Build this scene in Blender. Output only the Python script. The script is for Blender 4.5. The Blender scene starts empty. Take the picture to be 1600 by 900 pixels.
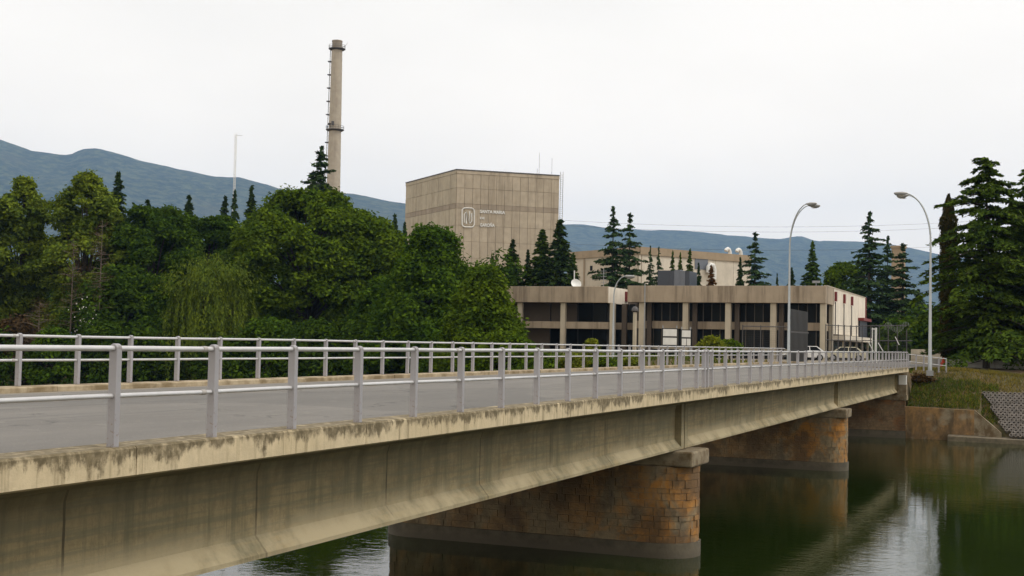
import bpy, bmesh, math, random
import numpy as np
from math import radians, pi, sin, cos, sqrt, atan2
from mathutils import Vector, Matrix, Quaternion
sc = bpy.context.scene
COL = sc.collection
rnd = random.Random(7)
# ------------------------------------------------------------------ camera
FPX, ROLL, EYE = 2000.0, 0.02, 1.064            # focal length in pixels of a 1600-wide frame
YAW, PITCH = 0.3981017, 0.0440615
cF = Vector((-sin(YAW) * cos(PITCH), cos(YAW) * cos(PITCH), sin(PITCH)))
_R0 = Vector((cos(YAW), sin(YAW), 0)); _U0 = _R0.cross(cF)
cR = _R0 * cos(ROLL) + _U0 * sin(ROLL); cU = _U0 * cos(ROLL) - _R0 * sin(ROLL)
cam = bpy.data.cameras.new('camera'); camo = bpy.data.objects.new('camera', cam); COL.objects.link(camo)
cam.sensor_width = 36.0; cam.lens = FPX / 1600 * 36; cam.clip_start = 0.1; cam.clip_end = 40000
camo.matrix_world = Matrix(((cR.x, cU.x, -cF.x, 0), (cR.y, cU.y, -cF.y, 0), (cR.z, cU.z, -cF.z, EYE), (0, 0, 0, 1)))
sc.camera = camo
# ------------------------------------------------------------------ world: bright overcast over a pale sky
SUN_EL, SUN_AZ = radians(50), radians(14)      # azimuth measured from +X towards +Y
sdir = Vector((cos(SUN_EL) * cos(SUN_AZ), cos(SUN_EL) * sin(SUN_AZ), sin(SUN_EL)))
world = bpy.data.worlds.new('World'); sc.world = world; world.use_nodes = True
nt = world.node_tree; nt.nodes.clear()
def wn(t): return nt.nodes.new(t)
sky = wn('ShaderNodeTexSky'); sky.sky_type = 'NISHITA'; sky.sun_disc = False
sky.sun_elevation = SUN_EL; sky.sun_rotation = radians(90) - SUN_AZ
tc = wn('ShaderNodeTexCoord'); mp = wn('ShaderNodeMapping'); mp.inputs['Scale'].default_value = (1, 1, 2.6)
nz = wn('ShaderNodeTexNoise'); nz.inputs['Scale'].default_value = 2.2; nz.inputs['Detail'].default_value = 6; nz.inputs['Roughness'].default_value = .5
cr = wn('ShaderNodeValToRGB'); cr.color_ramp.elements[0].position = .36; cr.color_ramp.elements[1].position = .6
cr.color_ramp.elements[0].color = (15.0, 13.1, 10.8, 1); cr.color_ramp.elements[1].color = (16.4, 14.3, 11.8, 1)
mx = wn('ShaderNodeMix'); mx.data_type = 'RGBA'; mx.inputs[0].default_value = .93
bg = wn('ShaderNodeBackground'); bg.inputs['Strength'].default_value = .1; wo = wn('ShaderNodeOutputWorld')
L = nt.links.new
L(tc.outputs['Generated'], mp.inputs[0]); L(mp.outputs[0], nz.inputs['Vector']); L(nz.outputs['Fac'], cr.inputs[0])
sx = wn('ShaderNodeSeparateXYZ'); L(tc.outputs['Generated'], sx.inputs[0])
er = wn('ShaderNodeValToRGB'); er.color_ramp.interpolation = 'EASE'; er.color_ramp.elements[0].position = 0.; er.color_ramp.elements[1].position = .32
er.color_ramp.elements[0].color = (1, 1, 1, 1); er.color_ramp.elements[1].color = (.72, .77, .835, 1)
em_ = wn('ShaderNodeMix'); em_.data_type = 'RGBA'; em_.blend_type = 'MULTIPLY'; em_.inputs[0].default_value = 1.
L(sx.outputs[2], er.inputs[0]); L(cr.outputs[0], em_.inputs[6]); L(er.outputs[0], em_.inputs[7])
L(sky.outputs[0], mx.inputs[6]); L(em_.outputs[2], mx.inputs[7]); L(mx.outputs[2], bg.inputs[0]); L(bg.outputs[0], wo.inputs[0])
sun = bpy.data.lights.new('sun', 'SUN'); suno = bpy.data.objects.new('sun', sun); COL.objects.link(suno)
sun.energy = 1.5; sun.angle = radians(18); sun.color = (1, .95, .87)
suno.rotation_euler = (-sdir).to_track_quat('-Z', 'Y').to_euler(); suno.location = (40, 0, 60)
sc.view_settings.view_transform = 'Standard'; sc.view_settings.look = 'None'
sc.view_settings.exposure = 0.22; sc.view_settings.gamma = 1
sc.cycles.use_denoising = True; sc.cycles.max_bounces = 6; sc.cycles.diffuse_bounces = 3; sc.cycles.glossy_bounces = 3
sc.cycles.transmission_bounces = 4; sc.cycles.transparent_max_bounces = 6; sc.cycles.volume_bounces = 0; sc.cycles.caustics_reflective = False

# ------------------------------------------------------------------ helpers
def ray(x, y): return cF + cR * ((x - 800) / FPX) - cU * ((y - 450) / FPX)
def at(x, y, Z): return ray(x, y) * Z + Vector((0, 0, EYE))
def onY(x, y, Y):
    d = ray(x, y); return d * (Y / d.y) + Vector((0, 0, EYE))
def onX(x, y, X):
    d = ray(x, y); return d * (X / d.x) + Vector((0, 0, EYE))
def onz(x, y, z):
    d = ray(x, y); return d * ((z - EYE) / d.z) + Vector((0, 0, EYE))
def onplane(x, y, P, n):
    d = ray(x, y); c = Vector((0, 0, EYE)); return c + d * ((P - c).dot(n) / d.dot(n))

class MB:
    def __init__(s): s.v = []; s.f = []
    def add(s, vs, fs):
        o = len(s.v); s.v += [tuple(v) for v in vs]; s.f += [tuple(i + o for i in f) for f in fs]; return s
    def box(s, x0, x1, y0, y1, z0, z1):
        return s.add([(x0,y0,z0),(x1,y0,z0),(x1,y1,z0),(x0,y1,z0),(x0,y0,z1),(x1,y0,z1),(x1,y1,z1),(x0,y1,z1)],
                     [(0,3,2,1),(4,5,6,7),(0,1,5,4),(1,2,6,5),(2,3,7,6),(3,0,4,7)])
    def hexa(s, a, b):                                  # two quads -> closed box
        return s.add(list(a) + list(b), [(3,2,1,0),(4,5,6,7),(0,1,5,4),(1,2,6,5),(2,3,7,6),(3,0,4,7)])
    def prism_y(s, prof, y0, y1, cap=True):             # profile in (x,z) counter-clockwise seen from -Y
        n = len(prof)
        vs = [(x, y0, z) for x, z in prof] + [(x, y1, z) for x, z in prof]
        fs = [(i, (i+1) % n, n + (i+1) % n, n + i) for i in range(n)]
        if cap: fs += [tuple(range(n))[::-1], tuple(range(n, 2*n))]
        return s.add(vs, fs)
    def prism_z(s, prof, z0, z1):
        n = len(prof)
        vs = [(x, y, z0) for x, y in prof] + [(x, y, z1) for x, y in prof]
        return s.add(vs, [(i, (i+1) % n, n + (i+1) % n, n + i) for i in range(n)] + [tuple(range(n))[::-1], tuple(range(n, 2*n))])
    def tube(s, pts, r, n=8, cap=True):
        pts = [Vector(p) for p in pts]
        rs = r if isinstance(r, (list, tuple)) else [r] * len(pts)
        o = len(s.v); up = None
        for i, p in enumerate(pts):
            t = (pts[min(i+1, len(pts)-1)] - pts[max(i-1, 0)]).normalized()
            if up is None:
                up = Vector((0,0,1)) if abs(t.z) < .9 else Vector((1,0,0))
            a = up - t * up.dot(t); a.normalize(); b = t.cross(a); up = a
            for k in range(n):
                q = 2*pi*k/n; s.v.append(tuple(p + (a*cos(q) + b*sin(q)) * rs[i]))
        for i in range(len(pts)-1):
            for k in range(n):
                s.f.append((o+i*n+k, o+i*n+(k+1)%n, o+(i+1)*n+(k+1)%n, o+(i+1)*n+k))
        if cap:
            s.f.append(tuple(o+k for k in range(n))[::-1]); s.f.append(tuple(o+(len(pts)-1)*n+k for k in range(n)))
        return s
    def lathe(s, prof, n=24, c=(0,0,0)):                # prof: (r,z)
        o = len(s.v); m = len(prof)
        for r, z in prof:
            for k in range(n): s.v.append((c[0]+r*cos(2*pi*k/n), c[1]+r*sin(2*pi*k/n), c[2]+z))
        for i in range(m-1):
            for k in range(n): s.f.append((o+i*n+k, o+i*n+(k+1)%n, o+(i+1)*n+(k+1)%n, o+(i+1)*n+k))
        s.f.append(tuple(o+k for k in range(n))[::-1]); s.f.append(tuple(o+(m-1)*n+k for k in range(n)))
        return s
    def map(s, fn): s.v = [tuple(fn(*v)) for v in s.v]; return s
    def mesh(s, name, m=None, smooth=False):
        me = bpy.data.meshes.new(name); me.from_pydata(s.v, [], s.f); me.update()
        if m: me.materials.append(m)
        if smooth:
            me.polygons.foreach_set('use_smooth', [True] * len(me.polygons))
            try: me.set_sharp_from_angle(angle=radians(40))
            except Exception: pass
        return me
    def obj(s, name, m=None, parent=None, smooth=False, loc=None):
        return link(name, s.mesh(name, m, smooth), parent, loc)
def link(name, me, parent=None, loc=None, rz=None):
    o = bpy.data.objects.new(name, me); COL.objects.link(o)
    if parent: o.parent = parent
    if loc is not None: o.location = loc
    if rz is not None: o.rotation_euler.z = rz
    return o
def bevel(o, w, seg=1):
    b = o.modifiers.new('bevel', 'BEVEL'); b.width = w; b.segments = seg; b.limit_method = 'ANGLE'; return o
def tag(o, label=None, cat=None, group=None, kind=None):
    if label: o['label'] = label
    if cat: o['category'] = cat
    if group: o['group'] = group
    if kind: o['kind'] = kind
    return o
def thing(name, label, cat, loc=(0,0,0), rz=0, group=None):
    o = bpy.data.objects.new(name, None); COL.objects.link(o); o.location = loc; o.rotation_euler.z = rz
    o.empty_display_size = .3
    return tag(o, label, cat, group)
def copy_tree(o, loc, label=None, rz=None, scale=None):
    def rec(a, par):
        c = a.copy(); COL.objects.link(c)
        if par: c.parent = par
        for ch in kids.get(a.name, []): rec(ch, c)
        return c
    kids = {}
    for q in list(COL.objects):
        if q.parent: kids.setdefault(q.parent.name, []).append(q)
    c = rec(o, None); c.location = loc
    if label: c['label'] = label
    if rz is not None: c.rotation_euler.z = rz
    if scale is not None: c.scale = scale
    return c

# ------------------------------------------------------------------ materials
class NT:
    def __init__(s, name):
        s.m = bpy.data.materials.new(name); s.m.use_nodes = True; s.t = s.m.node_tree
        s.b = s.t.nodes['Principled BSDF']; s.out = s.t.nodes['Material Output']
        s.tc = s.t.nodes.new('ShaderNodeTexCoord'); s.P = s.tc.outputs['Object']
    def set(s, k, v):
        if hasattr(v, 'default_value') and hasattr(v, 'is_linked'): s.t.links.new(v, s.b.inputs[k])
        else: s.b.inputs[k].default_value = v
    def put(s, sock, v):
        if hasattr(v, 'is_linked'): s.t.links.new(v, sock)
        else: sock.default_value = v
    def mapv(s, scale, v=None):
        n = s.t.nodes.new('ShaderNodeMapping'); n.inputs['Scale'].default_value = scale
        s.t.links.new(v or s.P, n.inputs[0]); return n.outputs[0]
    def noise(s, scale, detail=5, rough=.55, v=None, dist=0):
        n = s.t.nodes.new('ShaderNodeTexNoise'); n.inputs['Scale'].default_value = scale; n.inputs['Detail'].default_value = detail
        n.inputs['Roughness'].default_value = rough; n.inputs['Distortion'].default_value = dist
        s.t.links.new(v or s.P, n.inputs['Vector']); return n.outputs['Fac']
    def ramp(s, f, a, b, va=0., vb=1.):
        n = s.t.nodes.new('ShaderNodeMapRange'); n.interpolation_type = 'SMOOTHSTEP'
        s.put(n.inputs[0], f)
        for k, q in ((1, a), (2, b), (3, va), (4, vb)): n.inputs[k].default_value = q
        return n.outputs[0]
    def mix(s, f, a, b, mode='MIX'):
        n = s.t.nodes.new('ShaderNodeMix'); n.data_type = 'RGBA'; n.blend_type = mode
        s.put(n.inputs[0], f)
        for k, q in ((6, a), (7, b)):
            if isinstance(q, tuple) and len(q) == 3: q = (*q, 1)
            s.put(n.inputs[k], q)
        return n.outputs[2]
    def math(s, op, a, b=0.):
        n = s.t.nodes.new('ShaderNodeMath'); n.operation = op; s.put(n.inputs[0], a); s.put(n.inputs[1], b); return n.outputs[0]
    def xyz(s, v=None):
        n = s.t.nodes.new('ShaderNodeSeparateXYZ'); s.t.links.new(v or s.P, n.inputs[0]); return n.outputs
    def bump(s, h, strength=.3, dist=.02):
        n = s.t.nodes.new('ShaderNodeBump'); n.inputs['Strength'].default_value = strength; n.inputs['Distance'].default_value = dist
        s.t.links.new(h, n.inputs['Height']); s.t.links.new(n.outputs[0], s.b.inputs['Normal'])
    def island(s): return s.t.nodes.new('ShaderNodeNewGeometry').outputs['Random Per Island']
    def objrand(s): return s.t.nodes.new('ShaderNodeObjectInfo').outputs['Random']
def mottled(name, c1, c2, scale=1.5, rough=.85, c3=None, s3=.3, t3=(.5, .7), bump=.25, bs=30, objvar=0., metal=0.):
    n = NT(name); col = n.mix(n.ramp(n.noise(scale, 8, .65), .3, .72), c1, c2)
    if c3: col = n.mix(n.ramp(n.noise(s3, 6, .6), *t3), col, c3)
    if objvar: col = n.mix(n.ramp(n.objrand(), 0, 1, 0, objvar), col, tuple(v * .45 for v in c1))
    n.set('Base Color', col); n.set('Roughness', rough); n.set('Metallic', metal)
    if bump: n.bump(n.noise(bs, 6, .6), bump, .01)
    return n.m
def plain(name, c, rough=.5, metal=0., var=.12, scale=3.):
    return mottled(name, c, tuple(v * (1 - var) for v in c), scale, rough, bump=0, metal=metal)
def leafmat(name, c, var=.5, hue=(1.25, 1.1, .5), trans=.33):
    n = NT(name); r = n.island(); var *= .72; c = tuple(v * 1.08 for v in c)
    dark = tuple(v * (1 - var) for v in c); lite = tuple(min(1, v * (1 + var * .9) * h) for v, h in zip(c, hue))
    col = n.mix(n.ramp(r, 0, 1), dark, lite)
    col = n.mix(n.ramp(n.noise(.35, 3, .5), .35, .7, 0, .6), col, tuple(v * k for v, k in zip(c, (.6, .72, .7))))
    col = n.mix(n.ramp(n.noise(.8, 3, .5), .52, .72, 0, .6), col, tuple(min(1, v * k) for v, k in zip(c, (1.55, 1.35, .8))))
    n.t.nodes.remove(n.b)
    d = n.t.nodes.new('ShaderNodeBsdfDiffuse'); t = n.t.nodes.new('ShaderNodeBsdfTranslucent'); m = n.t.nodes.new('ShaderNodeMixShader')
    m.inputs[0].default_value = trans
    n.t.links.new(col, d.inputs[0]); n.t.links.new(col, t.inputs[0]); n.t.links.new(d.outputs[0], m.inputs[1]); n.t.links.new(t.outputs[0], m.inputs[2])
    n.t.links.new(m.outputs[0], n.out.inputs[0]); return n.m
MAT = {}
# fascia concrete: tan, mossy streaks running down from the top edge
def fascia_mat(name, base, dark, z0, depth, grade=.0016):
    n = NT(name); X, Y, Z = n.xyz()
    zl = n.math('SUBTRACT', Z, n.math('MULTIPLY', n.math('SUBTRACT', Y, 10.), grade))
    d = n.math('DIVIDE', n.math('SUBTRACT', z0, zl), depth)             # 0 top .. 1 bottom
    st = n.noise(1.0, 8, .72, n.mapv((1, 1.7, 1.3))); st2 = n.noise(1.0, 5, .65, n.mapv((1, 9, 2.)))
    reach = n.math('ADD', n.ramp(st, .3, .74, .0, .95), n.ramp(st2, .36, .72, -.14, .22))
    m = n.ramp(n.math('SUBTRACT', reach, d), -.16, .24)
    col = n.mix(n.ramp(n.noise(5, 8, .65), .3, .75), base, tuple(v * .78 for v in base))
    col = n.mix(n.ramp(n.noise(.5, 4, .5), .4, .7, 0, .5), col, tuple(v * k for v, k in zip(base, (.82, .8, .74))))
    col = n.mix(n.math('MULTIPLY', m, n.ramp(n.noise(9, 6, .6), .25, .6, .45, .95)), col, dark)
    drip = n.ramp(n.noise(1.0, 5, .7, n.mapv((1, 7, .25))), .5, .7, 0, .65)
    col = n.mix(drip, col, tuple(v * 1.5 for v in dark))
    n.set('Base Color', col); n.set('Roughness', .9); n.bump(n.noise(25, 7, .65), .35, .02); return n.m
MAT['fascia'] = fascia_mat('fascia_concrete', (.6, .5, .33), (.1, .078, .04), 0., .32)
def girder_mat():
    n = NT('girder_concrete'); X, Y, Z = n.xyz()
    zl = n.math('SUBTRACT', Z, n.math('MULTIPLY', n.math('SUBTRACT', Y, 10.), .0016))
    base = n.mix(n.ramp(n.noise(.8, 7, .6), .3, .7), (.32, .26, .14), (.22, .185, .1))
    base = n.mix(n.ramp(n.noise(.25, 4, .55), .42, .68, 0, .8), base, (.35, .27, .14))
    base = n.mix(n.ramp(n.noise(1.7, 8, .7), .5, .66, 0, .7), base, (.2, .15, .075))
    base = n.mix(n.ramp(n.noise(8, 9, .78), .42, .66, 0, .55), base, (.16, .13, .075))
    board = n.noise(1.0, 3, .6, n.mapv((1, .5, 14)))                     # shuttering boards lie along the beam
    base = n.mix(n.ramp(board, .45, .6, 0, .6), base, (.17, .16, .1))
    streak = n.noise(1.0, 6, .7, n.mapv((1, 3.2, .22)))
    base = n.mix(n.ramp(streak, .47, .66, 0, .75), base, (.13, .12, .07))
    fine = n.noise(1.0, 6, .75, n.mapv((1, 14, .8)))
    base = n.mix(n.ramp(fine, .5, .68, 0, .55), base, (.15, .135, .085))
    fr = n.math('FRACT', n.math('DIVIDE', n.math('ADD', Y, n.math('MULTIPLY', n.noise(3, 2), .03)), 3.37)); seam = n.math('LESS_THAN', fr, .011)
    base = n.mix(n.math('MULTIPLY', seam, n.ramp(n.noise(1.3, 4), .3, .6, .25, .85)), base, (.05, .04, .022))
    low = n.ramp(zl, -1.05, -1.45)
    rust = n.ramp(n.noise(.7, 6, .65), .38, .62)
    base = n.mix(n.math('MULTIPLY', low, rust), base, (.38, .32, .2))
    hi = n.ramp(zl, -1.0, -.45)  # web darkens upwards: shade of the overhang put into the colour
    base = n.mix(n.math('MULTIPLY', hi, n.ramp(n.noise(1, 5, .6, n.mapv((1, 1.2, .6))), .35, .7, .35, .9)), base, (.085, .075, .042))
    n.set('Base Color', base); n.set('Roughness', .88)
    n.bump(n.math('ADD', n.noise(18, 6, .6), n.math('MULTIPLY', board, 1.2)), .35, .02); return n.m
MAT['girder'] = girder_mat()
MAT['girder_rust'] = mottled('rusty_stained_concrete', (.24, .15, .07), (.15, .11, .06), 2.5, .9, (.3, .24, .14), 1.2)
MAT['soffit'] = mottled('soffit_concrete', (.22, .19, .12), (.12, .1, .06), 1.2, .9, (.3, .26, .18), .8)
MAT['cap'] = mottled('pier_cap_concrete', (.31, .26, .175), (.17, .135, .085), 2.2, .9, (.13, .09, .045), 1.3, (.46, .6), bump=.6, bs=9)
def stone_mat(name, a, b, rust, t=(.44, .62), sc3=.9):
    n = NT(name); X, Y, Z = n.xyz()
    col = n.mix(n.ramp(n.noise(6, 7, .6), .3, .7), a, b)
    col = n.mix(n.math('MULTIPLY', n.ramp(n.noise(sc3, 5, .6, None, .6), t[0], t[1]), n.ramp(X, -12.5, -9.3, .3, 1.)), col, rust)
    col = n.mix(n.ramp(n.objrand(), 0, 1, 0, .28), col, tuple(v * .5 for v in a))
    col = n.mix(n.ramp(n.noise(.9, 6, .65), .4, .62, 0, .8), col, (.085, .06, .035))
    col = n.mix(n.ramp(n.noise(1., 5, .6, n.mapv((1.4, 1.4, .25))), .55, .7, 0, .7), col, (.1, .085, .06))
    n.set('Base Color', col); n.set('Roughness', .9); n.bump(n.noise(14, 7, .65), .6, .03); return n.m
MAT['stone'] = stone_mat('pier_stone', (.29, .23, .135), (.18, .14, .085), (.45, .2, .035), (.4, .58))
MAT['stone_far'] = stone_mat('abutment_stone', (.3, .2, .11), (.2, .14, .08), (.3, .13, .04))
MAT['mortar'] = mottled('mortar', (.26, .21, .14), (.15, .12, .08), 4, .95)
def plinth_mat():
    n = NT('plinth_concrete'); X, Y, Z = n.xyz()
    col = n.mix(n.ramp(n.noise(2.5, 7, .6), .3, .7), (.13, .11, .075), (.07, .06, .042))
    col = n.mix(n.ramp(n.math('ADD', Z, n.math('MULTIPLY', n.noise(3, 4), .15)), -4.2, -4.05, .85, 0.), col, (.1, .085, .06))
    n.set('Base Color', col); n.set('Roughness', .8); n.bump(n.noise(14, 6), .4, .02); return n.m
MAT['plinth'] = plinth_mat()
def wingwall_mat():
    n = NT('stained_wall_concrete'); X, Y, Z = n.xyz()
    col = n.mix(n.ramp(n.noise(1.5, 6, .6), .3, .7), (.33, .19, .07), (.22, .14, .07))
    st = n.noise(1.0, 7, .7, n.mapv((1.1, 1.1, .3)), .5)
    col = n.mix(n.ramp(st, .42, .64, 0, .85), col, (.075, .055, .03))
    col = n.mix(n.ramp(n.noise(5, 7, .7), .45, .7, 0, .6), col, (.1, .07, .035))
    col = n.mix(n.ramp(n.noise(.8, 5, .6), .55, .7, 0, .7), col, (.3, .26, .18))
    n.set('Base Color', col); n.set('Roughness', .9); n.bump(n.noise(9, 6), .5, .03); return n.m
MAT['wing'] = wingwall_mat()
MAT['ledge'] = mottled('wet_ledge_concrete', (.2, .165, .11), (.1, .085, .06), 2.5, .9, (.07, .06, .035), 1.2)
def asphalt():
    n = NT('asphalt'); X, Y, Z = n.xyz()
    col = n.mix(n.ramp(n.noise(70, 4, .7), .3, .75), (.112, .106, .099), (.178, .168, .156))
    col = n.mix(n.ramp(n.noise(.6, 6, .6, n.mapv((1.6, .3, 1))), .35, .7, 0, .6), col, (.2, .188, .172))
    col = n.mix(n.ramp(n.noise(1.0, 4, .6, n.mapv((2.2, .05, 1))), .56, .66, 0, .55), col, (.09, .088, .085))
    col = n.mix(n.ramp(n.noise(45, 2, .5), .68, .75), col, (.42, .4, .37))
    col = n.mix(n.ramp(n.noise(.35, 2, .4, n.mapv((.6, .22, 1))), .56, .575, 0, .45), col, (.1, .097, .093))
    col = n.mix(n.ramp(n.noise(2.2, 7, .7), .55, .72, 0, .5), col, (.23, .215, .19))
    edge = n.ramp(n.math('ADD', n.math('ABSOLUTE', n.math('ADD', X, 13.09)), n.math('MULTIPLY', n.noise(1.5, 6, .65), 1.1)), 4.55, 4.95, 0, .8)
    col = n.mix(edge, col, (.27, .23, .17))
    w = n.t.nodes.new('ShaderNodeTexVoronoi'); w.feature = 'DISTANCE_TO_EDGE'; w.inputs['Scale'].default_value = .35
    wv = n.mapv((1, .45, 1)); nn = n.t.nodes.new('ShaderNodeVectorMath'); nn.operation = 'ADD'
    nz2 = n.t.nodes.new('ShaderNodeTexNoise'); nz2.inputs['Scale'].default_value = 1.6; nz2.inputs['Detail'].default_value = 6
    n.t.links.new(n.P, nz2.inputs['Vector'])
    n.t.links.new(wv, nn.inputs[0]); n.t.links.new(nz2.outputs['Color'], nn.inputs[1]); n.t.links.new(nn.outputs[0], w.inputs['Vector'])
    crack = n.ramp(w.outputs['Distance'], .002, .012, .75, 0.)
    col = n.mix(n.math('MULTIPLY', crack, n.ramp(n.noise(.4, 3), .45, .6)), col, (.06, .058, .055))
    n.set('Base Color', col); n.set('Roughness', .92); n.bump(n.noise(120, 4, .7), .5, .01); return n.m
MAT['asphalt'] = asphalt()
MAT['kerb'] = mottled('kerb_concrete', (.44, .365, .25), (.27, .21, .13), 3, .9, (.19, .14, .075), 1.4, (.42, .62))
MAT['rail_post'] = mottled('painted_grey_steel', (.34, .335, .36), (.3, .295, .31), 2.5, .42, (.24, .22, .2), 6, (.6, .74), bump=.1, bs=60)
MAT['rail'] = mottled('galvanised_pipe', (.62, .62, .63), (.52, .52, .53), 3, .32, bump=.08, bs=50, metal=.35)
def worn_paint():
    n = NT('worn_grey_paint'); X, Y, Z = n.xyz()
    col = n.mix(n.ramp(n.noise(2.5, 5, .6), .3, .7), (.35, .345, .37), (.3, .295, .315))
    col = n.mix(n.ramp(n.noise(9, 6, .7), .58, .66, 0, .7), col, (.22, .2, .19))
    rust = n.math('MULTIPLY', n.ramp(n.noise(22, 5, .7), .55, .66), n.ramp(Z, .45, .0))
    col = n.mix(rust, col, (.2, .1, .045))
    col = n.mix(n.ramp(n.objrand(), 0, 1, 0, .22), col, (.22, .215, .22))
    n.set('Base Color', col); n.set('Roughness', n.ramp(n.noise(8, 4), .3, .7, .35, .6)); n.bump(n.noise(60, 4), .12, .004); return n.m
MAT['rail_post'] = worn_paint()
MAT['mullion'] = plain('bronze_window_frame', (.11, .09, .07), .5)
MAT['sleeve'] = plain('pipe_sleeve', (.4, .38, .36), .5)
def water_mat():
    n = NT('river_water')
    n.set('Base Color', (.013, .022, .004, 1)); n.set('Roughness', .015); n.set('IOR', 1.36)
    a = n.noise(1.0, 4, .55, n.mapv((2.2, 3.4, 1))); b = n.noise(1.0, 3, .5, n.mapv((.35, .6, 1)))
    c = n.noise(1.0, 2, .5, n.mapv((6, 9, 1)))
    calm = n.ramp(n.noise(.06, 3, .5), .38, .62, .35, 1.)
    h = n.math('MULTIPLY', n.math('ADD', n.math('ADD', a, n.math('MULTIPLY', b, 1.5)), n.math('MULTIPLY', c, .25)), calm)
    n.bump(h, 1.0, .0078); return n.m
MAT['water'] = water_mat()
def ground_mat():
    n = NT('earth_and_grass')
    col = n.mix(n.ramp(n.noise(.7, 7, .65), .35, .65), (.1, .095, .035), (.17, .12, .065))
    col = n.mix(n.ramp(n.noise(.22, 5, .6), .48, .62), col, (.19, .115, .06))
    col = n.mix(n.ramp(n.noise(6, 6, .7), .3, .7, 0, .5), col, (.05, .05, .022))
    n.set('Base Color', col); n.set('Roughness', .95); n.bump(n.noise(5, 7, .7), .7, .08); return n.m
MAT['ground'] = ground_mat()
def hill_mat():
    n = NT('wooded_hillside'); 
    col = n.mix(n.ramp(n.noise(.02, 8, .75), .42, .62), (.01, .018, .008), (.085, .1, .04))
    col = n.mix(n.ramp(n.noise(.0016, 7, .68), .55, .7, 0, .6), col, (.09, .085, .045))
    col = n.mix(n.ramp(n.noise(.0035, 8, .7), .7, .76), col, (.2, .18, .15))
    n.set('Base Color', col); n.set('Roughness', 1.); n.bump(n.noise(.014, 8, .7), .8, 30); return n.m
MAT['hill'] = hill_mat()
def wall_conc(name, c, streak=.5, sx=1.2, objvar=.12, rough=.88):
    n = NT(name)
    col = n.mix(n.ramp(n.noise(.6, 7, .62), .3, .7), c, tuple(v * .82 for v in c))
    col = n.mix(n.ramp(n.noise(1., 6, .72, n.mapv((sx, sx, .07 * sx))), .45, .7, 0, streak), col, tuple(v * k for v, k in zip(c, (.42, .4, .38))))
    if objvar: col = n.mix(n.ramp(n.objrand(), 0, 1, 0, objvar * 2), col, tuple(v * k for v, k in zip(c, (.62, .6, .57))))
    n.set('Base Color', col); n.set('Roughness', rough); n.bump(n.noise(3, 6), .3, .03); return n.m
MAT['reactor'] = wall_conc('reactor_concrete', (.47, .4, .305), .75, .5, .14)
MAT['reactor_grey'] = wall_conc('reactor_grey_concrete', (.46, .4, .3), .6, .5, .14)
MAT['reactor_band'] = wall_conc('reactor_band_concrete', (.36, .3, .23), .6, .5, .2)
MAT['slab_wall'] = mottled('shaded_white_slab', (.42, .42, .4), (.3, .3, .28), 2, .7)  # white wall greyed, its shade under the trees put into the colour
MAT['joint'] = plain('panel_joint', (.29, .245, .185), .95)
MAT['chimney'] = wall_conc('chimney_concrete', (.42, .37, .3), .35, .8, 0)
MAT['chimney_top'] = wall_conc('chimney_top_concrete', (.3, .26, .21), .4, .8, 0)
MAT['steel_dark'] = plain('dark_weathered_steel', (.09, .085, .085), .6, .4)
MAT['steel_grey'] = plain('grey_steel', (.3, .31, .32), .5, .4)
MAT['lamp_pole'] = plain('galvanised_lamp_pole', (.4, .43, .45), .4, .5)
MAT['lamp_head'] = plain('grey_lamp_head', (.32, .32, .32), .5)
MAT['lens'] = plain('lamp_lens', (.6, .55, .45), .2)
MAT['office'] = wall_conc('office_concrete', (.37, .3, .22), 1., .9, 0)
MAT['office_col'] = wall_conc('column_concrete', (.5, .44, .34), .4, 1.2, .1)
MAT['office_dark'] = plain('dark_brown_panel', (.1, .075, .055), .6)  # dark brown of panels, inner walls, inner columns and roofs
MAT['red'] = plain('red_paint', (.17, .013, .011), .5)
MAT['white_panel'] = wall_conc('white_panel', (.78, .71, .6), .22, .7, .06)
MAT['white'] = mottled('white_paint', (.72, .72, .7), (.62, .62, .6), 2, .5, bump=0)
MAT['black'] = plain('black_paint', (.015, .015, .016), .5)
MAT['navy'] = plain('dark_blue_panel', (.012, .015, .03), .4)
def glass():
    n = NT('dark_glass'); n.set('Base Color', n.mix(n.ramp(n.objrand(), 0, 1), (.008, .009, .01), (.02, .022, .022))); n.set('Roughness', .12); n.set('IOR', 1.45); n.set('Specular IOR Level', .03); return n.m
MAT['glass'] = glass()
MAT['hvac'] = plain('dark_blue_cladding', (.03, .038, .055), .35)
MAT['hvac_light'] = plain('grey_cladding', (.13, .145, .175), .35)
MAT['corr'] = plain('dark_corrugated_steel', (.04, .039, .038), .6)
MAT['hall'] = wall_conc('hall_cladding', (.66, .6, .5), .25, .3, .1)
MAT['hall_edge'] = wall_conc('hall_roof_edge', (.35, .27, .18), .25, .3, 0)
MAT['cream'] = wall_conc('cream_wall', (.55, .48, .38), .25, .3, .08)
MAT['bark'] = mottled('bark', (.05, .04, .028), (.025, .02, .014), 6, .95, bump=.6, bs=12)
MAT['bark_pale'] = mottled('pale_dead_wood', (.17, .13, .1), (.1, .08, .06), 5, .95)
MAT['cone'] = plain('orange_red_plastic', (.6, .06, .02), .4)
MAT['car_white'] = plain('white_car_paint', (.75, .75, .75), .25)
MAT['car_cream'] = plain('cream_car_paint', (.6, .56, .42), .3)
MAT['tyre'] = plain('tyre_rubber', (.02, .02, .02), .8)
MAT['rim'] = plain('wheel_rim', (.4, .4, .42), .3, .7)
MAT['lattice'] = mottled('lattice_concrete', (.2, .175, .155), (.1, .09, .08), 4, .9)
MAT['earth_dark'] = mottled('damp_soil', (.045, .04, .03), (.025, .025, .02), 2, .95)
MAT['leaf_mid'] = leafmat('mid_green_leaves', (.075, .125, .016), .6)
MAT['leaf_lite'] = leafmat('light_green_leaves', (.115, .165, .03), .6)
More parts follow.
